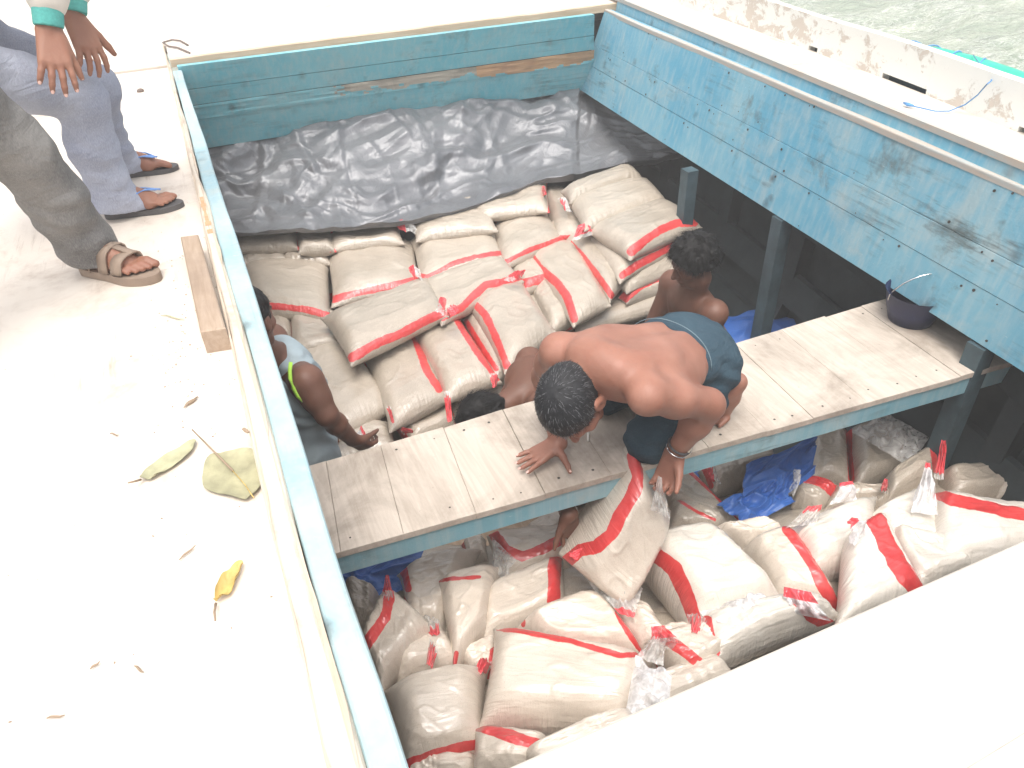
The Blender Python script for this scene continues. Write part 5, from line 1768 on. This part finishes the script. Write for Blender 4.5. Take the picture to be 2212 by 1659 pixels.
def sole_mesh(P, w=1.0, th=.022, name='sole', mat=None, parent=None, z=0., prop=1.03):
    out = [(-.03, .0), (.0, .105), (.12, .13), (.35, .125), (.6, .165), (.8, .185), (.95, .14), (1.03, .04), (1.0, -.06), (.88, -.145),
           (.7, -.185), (.45, -.15), (.2, -.135), (.03, -.105)]
    n = 56
    k = len(out)
    pts = []
    for i in range(n):
        t = i*k/n; a = int(t); f = t-a
        p0, p1, p2, p3 = (np.array(out[(a+d_) % k]) for d_ in (-1, 0, 1, 2))
        q = .5*(2*p1+(p2-p0)*f+(2*p0-5*p1+4*p2-p3)*f*f+(3*p1-p0-3*p2+p3)*f**3)
        pts.append(P(q[0]*prop, q[1]*w, 0))
    m = MB()
    top = [V3(p[0], p[1], z+th) for p in pts]
    if sum(top[i][0]*top[(i+1) % n][1]-top[(i+1) % n][0]*top[i][1] for i in range(n)) < 0: top = top[::-1]
    m.prism(top, th-.001, 0, .004)
    return m.build(name, mat, parent, False)


def strap_mesh(name, pts, width, th, mat, parent, n=14):
    """flat band through points (position, side direction)"""
    m = Body()
    P_ = [np.array(p) for p in pts]
    for i in range(len(P_)-1):
        for j in range(3):
            pass
    vs, fs = [], []
    t_ = np.linspace(0, len(P_)-1, n)
    C_ = []
    for t in t_:
        a = min(int(t), len(P_)-2); f = t-a
        p0, p1, p2, p3 = P_[max(a-1, 0)], P_[a], P_[a+1], P_[min(a+2, len(P_)-1)]
        C_.append(.5*(2*p1+(p2-p0)*f+(2*p0-5*p1+4*p2-p3)*f*f+(3*p1-p0-3*p2+p3)*f**3))
    for i, c in enumerate(C_):
        tg = unit(C_[min(i+1, n-1)]-C_[max(i-1, 0)])
        nn = unit(np.cross(tg, width[1])) if isinstance(width, tuple) else V3(0, 0, 1)
        sd_ = unit(width[1]) if isinstance(width, tuple) else unit(np.cross(tg, nn))
        w_ = width[0] if isinstance(width, tuple) else width
        vs += [c-sd_*w_/2-nn*th/2, c+sd_*w_/2-nn*th/2, c+sd_*w_/2+nn*th/2, c-sd_*w_/2+nn*th/2]
    for i in range(n-1):
        for j in range(4):
            fs.append((i*4+j, i*4+(j+1) % 4, (i+1)*4+(j+1) % 4, (i+1)*4+j))
    fs += [(3, 2, 1, 0), tuple((n-1)*4+j for j in range(4))]
    mm = MB(); mm.add(vs, fs)
    return mm.build(name, mat, parent, True)


fold = lambda sd_, amp=.0035: (lambda X: amp*np.sin(X@V3(14, 9, 75)+5*vnoise(X*np.array((9, 9, 5)), sd_))*np.clip(vnoise(X*5.5, sd_+3)+.35, 0, 1)
                              + .006*fbm(X*np.array((9, 9, 14)), 3, sd_+7))

pf = person('man in light blue jeans and cream sweater, teal cuffs, hands on his knees', (-.42, 3.1, ZD))
B = Body()
SO = .020                                       # sole thickness
feet = []
for (hpx, tpx, side) in (((212, 462), (386, 436), 1), ((262, 372), (376, 355), -1)):
    he, to = at(hpx[0], hpx[1], ZD+.02), at(tpx[0], tpx[1], ZD+.02)
    d_ = unit(to-he); L_ = .255
    he = to-d_*L_
    feet.append((he, to, foot_on_sole(B, he, to, side, ZD+SO), side))
kN, kF = at(166, 215, .385), at(198, 186, .37)
aN = feet[0][2](.22, 0, .38); aF = feet[1][2](.22, 0, .38)
hN, hF = V3(-.70, 2.93, .60), V3(-.67, 3.20, .60)
B.chain([kN, aN], [.055, .040], .03).chain([kF, aF], [.055, .040], .03)
B.chain([hN, kN], [.085, .058], .03).chain([hF, kF], [.085, .058], .03)
pel = (hN+hF)/2
shm = V3(-.36, 3.08, 1.06)
B.cap(pel+V3(0, -.07, 0), pel+V3(0, .07, 0), .11, .11, .05).chain([pel, pel*.5+shm*.5+V3(-.03, 0, .05), shm], [.12, .125, .12], .06)
sN, sF = shm+V3(0, -.19, -.02), shm+V3(0, .19, -.02)
B.cap(sN, sF, .055, .055, .05)
wN, wF = aty(106, 66, 2.86), aty(158, 36, 3.04)
eN, eF = aty(92, -110, 2.92), aty(150, -140, 3.14)
B.chain([sN, eN], [.052, .042], .03).chain([eN, wN], [.042, .028], .02)
B.chain([sF, eF], [.052, .042], .03).chain([eF, wF], [.042, .028], .02)
hdN = unit(aty(124, 160, 2.78)-wN); hdF = unit(aty(196, 112, 2.98)-wF)
tN = hand(B, wN, hdN, unit(V3(-.25, .75, -.5)), V3(1, .1, .1), curl=(.22, .24, .24, .22), spread=(.16, .04, -.10, -.26), thumb=(.85, .4, .3), sc=1.12)
tF = hand(B, wF, hdF, unit(V3(-.55, .6, -.5)), V3(.6, -.6, .1), curl=(.3, .35, .35, .35), thumb=(.75, .6, .1), sc=1.12)
FP, FA = head(B, shm+V3(.20, 0, .20), V3(.8, 0, -.6), V3(.6, 0, .8))
B.chain([shm+V3(.03, 0, .03), shm+V3(.17, 0, .12)], [.06, .055], .03)
bd_f = bake('body', B, .005, M['skin_mid'], pf)
nails_mesh(tN, unit(V3(-.25, .75, -.5)), bd_f, M['nail'])
hair_mesh('hair', FP, FA, pf, M['hair'], .007, front=.06)
S = Body()
hemN, hemF = feet[0][2](.20, 0, .13), feet[1][2](.20, 0, .15)
S.chain([hN, hN*.4+kN*.6, kN+V3(.006, 0, 0)], [.108, .086, .076], .04)
S.chain([kN+V3(.012, 0, 0), kN*.5+aN*.5+V3(-.012, 0, 0), hemN], [.082, .074, .082], .035)
S.chain([hF, hF*.4+kF*.6, kF+V3(.006, 0, 0)], [.108, .084, .072], .04)
S.chain([kF+V3(.012, 0, 0), kF*.5+aF*.5+V3(-.012, 0, 0), hemF], [.078, .070, .074], .035)
for hm, an in ((hemN, aN), (hemF, aF)):
    S.cap(hm+V3(-.01, 0, -.02), hm+V3(.060, 0, -.016), .070, .050, .03)
    S.cap(hm+V3(-.03, 0, .03), hm+V3(-.035, 0, -.03), .05, .05, .03)
S.cap(pel+V3(-.02, -.08, 0), pel+V3(-.02, .08, 0), .13, .13, .05)
jn = bake('jeans', S, .0062, M['denim'], pf, [(V3(-.3, 0, ZD+.022), unit(V3(-.16, 0, -1))), (pel+V3(.03, 0, .20), unit(V3(.4, 0, .9)))], fold(3))
sm = MB()
pts = []
for t in np.linspace(0, 1, 26):
    pass
S = Body()
S.chain([pel+V3(0, 0, .07), pel*.5+shm*.5+V3(-.03, 0, .05), shm], [.145, .15, .14], .06).cap(sN, sF, .075, .075, .05)
for a_, e_, w_ in ((sN, eN, wN), (sF, eF, wF)):
    d_ = unit(w_-e_)
    S.chain([a_, e_, w_-d_*.10], [.074, .062, .056], .03)
    S.cap(w_-d_*.10, w_-d_*.078, .056, .046, .02)
sw = bake('sweater', S, .008, M['shirt'], pf, [(pel+V3(0, 0, .19), unit(V3(-.5, 0, -.85)))], fold(8))
for e_, w_ in ((eN, wN), (eF, wF)):
    S = Body(); dv = unit(w_-e_)
    S.cap(w_-dv*.09, w_-dv*.0, .043, .040, .004)
    bake('cuff', S, .0045, M['tealcuff'], sw, [(w_-dv*.010, dv), (w_-dv*.084, -dv)], None)
for (he, to, P, side) in feet:
    fl = sole_mesh(P, 1.0, SO, 'flip_flop_sole', M['sole'], pf, ZD)
    strap_mesh('strap', [P(.34, -.17, .06), P(.44, -.145, .21), P(.60, -.03, .255), P(.77, .10, .19)], (.022, V3(*(P(.9, .3, 0)-P(.6, .0, 0)))), .004, M['strapblue'], fl)
    strap_mesh('strap', [P(.34, .17, .06), P(.44, .16, .21), P(.60, .115, .235), P(.77, .10, .19)], (.020, V3(*(P(.9, -.1, 0)-P(.6, .1, 0)))), .004, M['strapblue'], fl)

pg = person('man in faded dark grey jeans and brown strap sandals at the left edge', (-.5, 2.4, ZD))
B = Body()
to = at(330, 596, ZD+.02); he = at(160, 570, ZD+.02)
d_ = unit(to-he); he = to-d_*.275
PG = foot_on_sole(B, he, to, 1, ZD+.028, 1.08)
kG = at(30, 322, .40); aG = PG(.20, 0, .36)
hG = V3(-.66, 2.36, .80)
h2 = hG+V3(-.16, -.02, 0); k2 = V3(-.88, 2.14, .40); a2 = V3(-.98, 2.10, .05)
to2 = V3(-.76, 2.02, ZD+.02); he2 = V3(-1.02, 2.10, ZD+.02)
PG2 = foot_on_sole(B, he2, to2, -1, ZD+.028, 1.08)
for a_, b_, c_ in ((hG, kG, aG), (h2, k2, PG2(.2, 0, .36))):
    B.chain([a_, b_, c_], [.085, .058, .042], .03)
pel2 = (hG+h2)/2; sh2 = pel2+V3(-.02, .03, .52)
B.chain([pel2, sh2], [.13, .13], .05).cap(sh2+V3(-.17, -.1, 0), sh2+V3(.17, .1, 0), .06, .06, .05)
GP, GA = head(B, sh2+V3(.04, 0, .24), V3(.9, .3, -.3), V3(.2, 0, 1)); B.chain([sh2, sh2+V3(.01, 0, .14)], [.06, .055], .03)
for q in (-1, 1):
    s_ = sh2+V3(q*.17, q*.1, 0); e_ = s_+V3(q*.04-.05, 0, -.28); w_ = e_+V3(.02, .0, -.25)
    B.chain([s_, e_, w_], [.052, .042, .028], .03); hand(B, w_, V3(.1, 0, -1), V3(-q, 0, 0), V3(0, -1, 0))
bake('body', B, .0052, M['skin_mid'], pg)
hair_mesh('hair', GP, GA, pg, M['hair'], .007, front=.06)
S = Body()
hem = PG(.17, 0, .20)
S.chain([hG, hG*.4+kG*.6, kG+V3(.008, -.01, 0)], [.118, .098, .084], .04)
S.chain([kG+V3(.008, -.01, 0), kG*.45+aG*.55+V3(.0, .0, 0), hem+V3(0, 0, .03), hem+V3(.02, -.005, -.03)], [.084, .084, .078, .066], .035)
S.chain([h2, k2, PG2(.17, 0, .2)], [.12, .10, .08], .04)
S.cap(hG+V3(0, 0, .02), h2+V3(0, 0, .02), .14, .14, .05)
bake('jeans', S, .0065, M['denimdark'], pg, [(V3(0, 0, ZD+.045), V3(0, 0, -1)), (pel2+V3(0, 0, .16), V3(0, 0, 1))], fold(21, .004))
S = Body()
S.chain([pel2+V3(0, 0, .06), sh2], [.15, .145], .05).cap(sh2+V3(-.19, -.11, 0), sh2+V3(.19, .11, 0), .07, .07, .05)
bake('shirt', S, .009, M['tank'], pg, [(pel2+V3(0, 0, .0), V3(0, 0, -1))])
for P in (PG, PG2):
    so = sole_mesh(P, 1.04, .028, 'sandal_sole', M['sandal'], pg, ZD)
    sdv = unit(P(1, 0, 0)-P(0, 0, 0))
    for (a, hgt, w_) in ((.68, .205, .040), (.50, .285, .034)):
        strap_mesh('strap', [P(a-.02, -.175, .02), P(a, -.13, hgt*.80), P(a+.01, .0, hgt), P(a+.02, .14, hgt*.86), P(a+.01, .178, .02)], (w_, sdv), .006, M['sandal'], so)
    strap_mesh('strap', [P(.50, .02, .30), P(.58, .03, .265), P(.68, .05, .225), P(.76, .06, .20)], (.022, V3(-sdv[1], sdv[0], 0)), .006, M['sandal'], so)
    strap_mesh('strap', [P(.25, -.14, .03), P(.16, -.14, .24), P(.03, .0, .30), P(.16, .14, .24), P(.25, .14, .03)], (.030, V3(0, 0, 1)), .006, M['sandal'], so)


# ------------------------------------------------------------------ tarpaulins and small things
def sheet(name, fn, nu, nv, mat, label, cat, thick=.0, group=None):
    u, v = np.meshgrid(np.linspace(0, 1, nu), np.linspace(0, 1, nv), indexing='ij')
    P = fn(u, v).reshape(-1, 3)
    idx = np.arange(nu*nv).reshape(nu, nv)
    f = np.stack([idx[:-1, :-1], idx[1:, :-1], idx[1:, 1:], idx[:-1, 1:]], -1).reshape(-1, 4)
    c = P.mean(0)
    o = mesh_obj(name, P-c, f, mat, None, True)
    o.location = c
    tag(o, label, cat, group)
    return o


def ridged(p, sd_, oct=4):
    s, a = 0, 1.
    for k in range(oct):
        s = s+a*(1-np.abs(vnoise(p*2**k, sd_+k*13))*2)
        a *= .5
    return s


low_px = [(430, 505), (510, 506), (640, 500), (760, 492), (900, 474), (1010, 447), (1100, 418), (1180, 388), (1240, 384), (1320, 362), (1400, 345), (1500, 330)]
up_px = [(430, 318), (600, 296), (800, 266), (1000, 236), (1255, 196), (1330, 205), (1420, 240), (1500, 270)]


def tarp_fn(u, v):
    x = 430+u*1070
    yl = np.interp(x, [p[0] for p in low_px], [p[1] for p in low_px])
    yu = np.interp(x, [p[0] for p in up_px], [p[1] for p in up_px])-14
    zt_ = np.where(x < 1255, -.515, -.56)
    zl = -.845+.0*x
    up_ = np.stack([at(a, b, c) for a, b, c in zip(x[:, 0], yu[:, 0], zt_[:, 0])])+V3(0, .03, 0)
    lo_ = np.stack([at(a, b, c) for a, b, c in zip(x[:, 0], yl[:, 0], zl[:, 0])])
    w = v[..., None]
    prof = np.clip(w/.80, 0, 1)
    P = up_[:, None]*(1-prof)+lo_[:, None]*prof
    # hangs, then lies on the sacks and falls over their edge
    P = P+V3(0, .10, 0)*np.sin(math.pi*prof)**1.0*.6
    P = P+V3(0, 0, -.05)*np.sin(math.pi*prof)
    over = np.clip((w-.80)/.20, 0, 1)
    P = P+over*V3(0, .01, -.025)
    q = np.stack([u*5.2, v*2.0, u*0], -1)
    wp = np.stack([fbm(q*1.1+7, 3, 1), fbm(q*1.1+3, 3, 2), u*0], -1)*.8
    big_ = fbm(np.stack([u*4, v*1.6, u*0], -1), 2, 30)
    r1 = ridged(q*np.array((.8, 1.7, 1))+wp, 3, 3)
    # long slanting folds
    dgn = ridged(np.stack([u*1.5+v*.8, v*3.0-u*1.6, u*0], -1)+wp*.55, 9, 3)
    gen = np.random.default_rng(12)
    fo_ = u*0                                   # sharp straight creases of a sheet that was folded and crumpled
    for i in range(150):
        cu, cv = gen.uniform(0, 1), gen.uniform(-.05, 1)
        an = gen.normal(.35, .75); L_ = gen.uniform(.04, .20); wd_ = gen.uniform(.012, .06)*(2 if i < 25 else 1)
        x_, y_ = (u-cu)*2.7, (v-cv)*.85
        a_ = x_*math.cos(an)+y_*math.sin(an); b_ = -x_*math.sin(an)+y_*math.cos(an)
        fo_ = fo_+gen.choice((-1, 1, 1))*np.exp(-(a_/L_/1.4)**2)*np.clip(1-np.abs(b_)/wd_, 0, 1)*wd_*.62
    amp = .003*r1+.040*dgn+.06*big_+.80*fo_
    nrm = unit(V3(0, -.62, .78))
    edge = np.clip(np.minimum(v/.06, 1), 0, 1)*(1-.5*over[..., 0])
    return P+nrm*((amp-.03)*edge)[..., None]


sheet('tarpaulin', tarp_fn, 330, 150, M['tarpgrey'], 'crumpled grey tarpaulin hanging from the far coaming over the stacked sacks', 'tarpaulin')


def quad_sheet(q, z, sd_, amp):
    Q = [at(p[0], p[1], k) for p, k in zip(q, z)]

    def fn(u, v):
        U, V_ = u[..., None], v[..., None]
        P = Q[0]*(1-U)*(1-V_)+Q[1]*U*(1-V_)+Q[2]*U*V_+Q[3]*(1-U)*V_
        r = ridged(np.stack([u*2.5, v*2.2, u*0+sd_], -1)+.5*np.stack([vnoise(np.stack([u*3, v*3, u*0], -1), sd_), u*0, u*0], -1), sd_, 2)
        return P+V3(0, -.3, .95)*(amp*r+.6*amp*fbm(np.stack([u*2, v*2, u*0], -1), 3, sd_+4))[..., None]
    return fn


sheet('tarpaulin', quad_sheet([E7(p) for p in ((590, 520), (1010, 320), (990, 560), (590, 850))], (-1.1, -1.12, -1.14, -1.16), 4, .030), 90, 80, M['tarpblue'],
      'rumpled blue tarpaulin among the sacks under the right half of the bench', 'tarpaulin')
sheet('tarpaulin', quad_sheet([E7(p) for p in ((440, 720), (760, 560), (900, 700), (600, 840))], (-1.13, -1.10, -1.12, -1.15), 6, .022), 60, 60, M['tarpblue'],
      'lower fold of blue tarpaulin in front of the rumpled one, beside the flat grey sack', 'tarpaulin')
sheet('tarpaulin', quad_sheet([E6(p) for p in ((100, 590), (560, 480), (500, 700), (180, 760))], (-1.2, -1.2, -1.22, -1.22), 9, .02), 60, 50, M['tarpblue'],
      'small patch of blue tarpaulin under the left end of the bench', 'tarpaulin')
sheet('tarpaulin', quad_sheet([(1540, 690), (1700, 660), (1740, 780), (1540, 780)], (-1.3, -1.3, -1.35, -1.35), 12, .025), 60, 50, M['tarpblue'],
      'blue tarpaulin on the hold floor behind the bench, right of the crouching man', 'tarpaulin')
sheet('tarpaulin', quad_sheet([E7(p) for p in ((250, 500), (700, 380), (700, 640), (430, 660))], (-1.36, -1.36, -1.4, -1.4), 15, .02), 60, 50, M['tarpblue'],
      'shaded blue tarpaulin under the red tied sack beneath the bench', 'tarpaulin')

# wooden block leaning on the coaming
bl = MB()
t0, t1, t2, t3 = at(389, 511, ZD+.07), at(428, 506, ZD+.07), at(487, 707, ZD+.07), at(432, 716, ZD+.07)
bl.prism([t0, t3, t2, t1], .069, 0, .004)
o = bl.build('wood_block', M['block'], None)
tag(o, 'weathered brown wooden block lying against the white coaming beam', 'wood block')


def leaf(name, outline, z, mat, label, arch=.012, stalk=None, vein=None):
    pts = [at(p[0], p[1], z) for p in outline]
    k = len(pts)
    n = 40
    C_ = []
    for i in range(n):
        t = i*k/n; a = int(t); f = t-a
        p0, p1, p2, p3 = (pts[(a+d_) % k] for d_ in (-1, 0, 1, 2))
        C_.append(.5*(2*p1+(p2-p0)*f+(2*p0-5*p1+4*p2-p3)*f*f+(3*p1-p0-3*p2+p3)*f**3))
    c = sum(C_)/n
    vs, fs = [], []
    R_ = 6
    for r in range(1, R_+1):
        for i in range(n):
            p = c+(C_[i]-c)*r/R_
            p = p+V3(0, 0, arch*(.4+.8*abs(vnoise(V3(i*.35, r*.5, z*9), k)))*(r/R_)**2)
            vs.append(p)
    vs.append(c)
    for r in range(R_-1):
        for i in range(n):
            j = (i+1) % n
            fs.append((r*n+i, (r+1)*n+i, (r+1)*n+j, r*n+j))
    for i in range(n): fs.append((len(vs)-1, i, (i+1) % n))
    vs = [v-c for v in vs]+[v-c-V3(0, 0, .0012) for v in vs]
    m_ = len(vs)//2
    fs = fs+[tuple(reversed([q+m_ for q in f])) for f in fs]
    o = mesh_obj(name, vs, fs, mat, None, True)
    o.location = c
    tag(o, label, 'leaf')
    if stalk:
        m = MB(); m.tube([at(p[0], p[1], z+.006+.01*i) for i, p in enumerate(stalk)], [.0028, .0022, .0018][:len(stalk)], 6)
        m.build('stalk', M['twig'], o, True)
    if vein:
        m = MB(); m.tube([at(p[0], p[1], z+.004+arch*.5) for p in vein], .0012, 5)
        m.build('vein', M['leafyellow'], o, True)
    return o


leaf('leaf', [(440, 1030), (452, 992), (500, 980), (548, 978), (562, 1010), (565, 1050), (536, 1083), (498, 1076), (446, 1060)], ZD+.004, M['leafolive'],
     'broad olive leaf with a long stalk lying against the coaming beam', .014, [(503, 1017), (455, 968), (415, 928)], [(503, 1017), (530, 1048), (548, 1075)])
leaf('leaf', [(304, 1035), (335, 1003), (385, 970), (424, 953), (410, 985), (360, 1020), (325, 1038)], ZD+.004, M['leafgreen'],
     'long narrow dry green leaf on the deck left of the broad olive one', .010, [(304, 1036), (290, 1040), (277, 1043)])
leaf('leaf', [(466, 1304), (474, 1262), (496, 1235), (527, 1218), (515, 1255), (497, 1290), (470, 1303)], ZD+.004, M['leafyellow'],
     'yellow curled leaf on the deck near the bottom of the coaming', .016, [(466, 1304), (463, 1322), (465, 1340)])
rt = random.Random(8)
for i, (px, py, L, an, lab) in enumerate([(412, 868, 20, -.7, 'dark brown curled bark chip on the deck left of the tank top man'), (405, 1193, 24, -.75, 'brown twig on the deck between the olive and the yellow leaf'),
        (531, 930, 9, .3, 'brown chip on the coaming beam by the olive leaf'), (120, 1548, 20, -.2, 'pale twig at the bottom left of the deck'),
        (205, 1437, 14, -.7, 'small twig on the deck left of the yellow leaf'), (373, 685, 26, .15, 'thin green sliver on the deck below the sandal'),
        (300, 1445, 12, .6, 'tiny twig on the white deck below the yellow leaf'), (247, 938, 10, .1, 'tiny dark twig on the deck left of the bark chip')]):
    m = MB()
    p = [at(px+math.cos(an)*L*t, py+math.sin(an)*L*t+2*math.sin(t*3), (ZD if i != 2 else 0)+.006) for t in (-1, -.5, 0, .5, 1)]
    m.tube(p, [.001, .004, .005, .0035, .001] if i in (0, 2) else [.001, .002, .0022, .0018, .0008], 6)
    o = m.build('twig' if i not in (0, 2) else 'bark_chip', M['twig'] if i != 5 else M['leafgreen'], None, True)
    tag(o, lab, 'twig' if i not in (0, 2) else 'bark chip')
# scattered crumbs of grain and dirt by the coaming: nobody could count them
vs, fs = [], []
for i in range(240):
    px = rt.gauss(430, 75); py = rt.gauss(690, 170)
    if i % 12 == 0: px, py = rt.uniform(0, 640), rt.uniform(420, 1600)
    p = at(px, py, ZD+.0015)
    if p[0] > line_y(*LO, p[1])[0]-.006: continue
    r_ = rt.uniform(.0012, .0036); a_ = rt.uniform(0, 3.1); e_ = rt.uniform(.3, .8)
    n_ = len(vs)
    for q in range(6):
        x_, y_ = r_*math.cos(q*math.pi/3), r_*e_*math.sin(q*math.pi/3)
        vs.append(p+V3(x_*math.cos(a_)-y_*math.sin(a_), x_*math.sin(a_)+y_*math.cos(a_), 0))
    vs.append(p+V3(0, 0, r_*.6))
    fs += [(n_+q, n_+(q+1) % 6, n_+6) for q in range(6)]
o = mesh_obj('deck_crumbs', vs, fs, M['block'], None, False)
tag(o, 'crumbs of dirt and husk scattered on the white deck', 'crumbs', kind='stuff')

# bent iron hooks and a round stud
for (pts, lab) in (([(354, 91), (372, 86), (390, 88), (406, 97)], 'upper bent iron hook on the left end of the white cover board'),
                   ([(352, 92), (365, 100), (385, 103), (410, 114)], 'lower bent iron hook on the left end of the white cover board')):
    m = MB(); m.tube([at(a, b, .042) for a, b in pts], .006, 7)
    tag(m.build('iron_hook', M['iron'], None, True), lab, 'hook')
m = MB()
c = at(304, 198, ZD)
for k in range(1):
    m.tube([c, c+V3(0, 0, .010), c+V3(0, 0, .016)], [.020, .018, .010], 14)
tag(m.build('deck_stud', M['iron'], None, True), 'round grey metal stud set in the deck by the light jeans', 'stud')

# navy tub on the far end of the bench
m = MB()
c = at(1965, 690, ZB)
prof_ = [(.085, .0), (.105, .06), (.12, .13), (.126, .135), (.118, .13), (.10, .06), (.08, .012)]
vs, fs = [], []
for (r_, z_) in prof_:
    for k in range(24):
        vs.append(c+V3(r_*math.cos(k*math.pi/12), r_*math.sin(k*math.pi/12), z_+.002))
for i in range(len(prof_)-1):
    for k in range(24):
        fs.append((i*24+k, i*24+(k+1) % 24, (i+1)*24+(k+1) % 24, (i+1)*24+k))
fs.append(tuple(reversed(range(24)))); fs.append(tuple((len(prof_)-1)*24+k for k in range(24)))
m.add(vs, fs)
tub = m.build('tub', M['navy'], None, True)
tag(tub, 'navy plastic tub at the shaded right end of the cross bench', 'tub')
ring('handle', c+V3(0, -.0, .135), V3(.3, 1, .5), .118, .003, M['silver'], tub)

# turquoise float outside the bulwark, and the twine tied to it
fl_px = [(1900, 116), (1950, 122), (2010, 136), (2090, 158), (2170, 186), (2260, 222), (2400, 285)]
m = MB()
fp = [at(a, b, -.32) for a, b in fl_px]
m.tube(fp, [.05, .085, .10, .105, .105, .10, .09], 14)
fo = m.build('float', M['teal'], None, True)
tag(fo, 'turquoise plastic wrapped float lying outside the bulwark', 'float')
for i, t in enumerate((1.2, 1.9, 2.6, 3.3)):
    a = int(t); c = fp[a]+(fp[a+1]-fp[a])*(t-a)
    ring('lashing', c, fp[a+1]-fp[a]+V3(.1*(i-1.5), .1, 0), .108, .005, M['twine'], fo)
m = MB()
tw = [at(1957, 226, ZR+.008), at(1985, 232, ZR+.008), at(2020, 240, ZR+.008), at(2050, 240, ZR+.01), at(2085, 226, ZR+.03), at(2112, 205, ZR+.10),
      at(2132, 182, zG+.012), at(2142, 174, zG-.02), fp[3]+V3(0, 0, .11)]
m.tube(tw, .0026, 6)
m.tube([at(1952, 222, ZR+.012), at(1962, 226, ZR+.014), at(1974, 229, ZR+.012)], [.004, .008, .004], 7)
tag(m.build('twine', M['twine'], None, True), 'blue twine running over the bulwark to the turquoise float', 'twine')
m = MB()
m.tube([at(1271, 935, ZB+.004), at(1270, 952, ZB+.004)], .0042, 7)
tag(m.build('cigarette', M['shirt'], None, True), 'white cigarette stub on the bench below the grey haired head', 'cigarette')

# thin scattering volume, added to lift the darks like lens veiling glare
m_ = bpy.data.materials.new('glare_veil_volume'); m_.use_nodes = True
for n_ in list(m_.node_tree.nodes):
    if n_.type == 'BSDF_PRINCIPLED': m_.node_tree.nodes.remove(n_)
pv = m_.node_tree.nodes.new('ShaderNodeVolumePrincipled')
pv.inputs['Color'].default_value = (.95, .93, .90, 1)
pv.inputs['Density'].default_value = .016
m_.node_tree.links.new(pv.outputs[0], m_.node_tree.nodes['Material Output'].inputs['Volume'])
hz = MB()
q_ = 1600
hz.hexa([V3(-q_, -q_, -3.3), V3(q_, -q_, -3.3), V3(q_, q_, -3.3), V3(-q_, q_, -3.3)], [V3(-q_, -q_, 1.9), V3(q_, -q_, 1.9), V3(q_, q_, 1.9), V3(-q_, q_, 1.9)])
tag(hz.build('glare_veil', m_, None), kind='stuff')
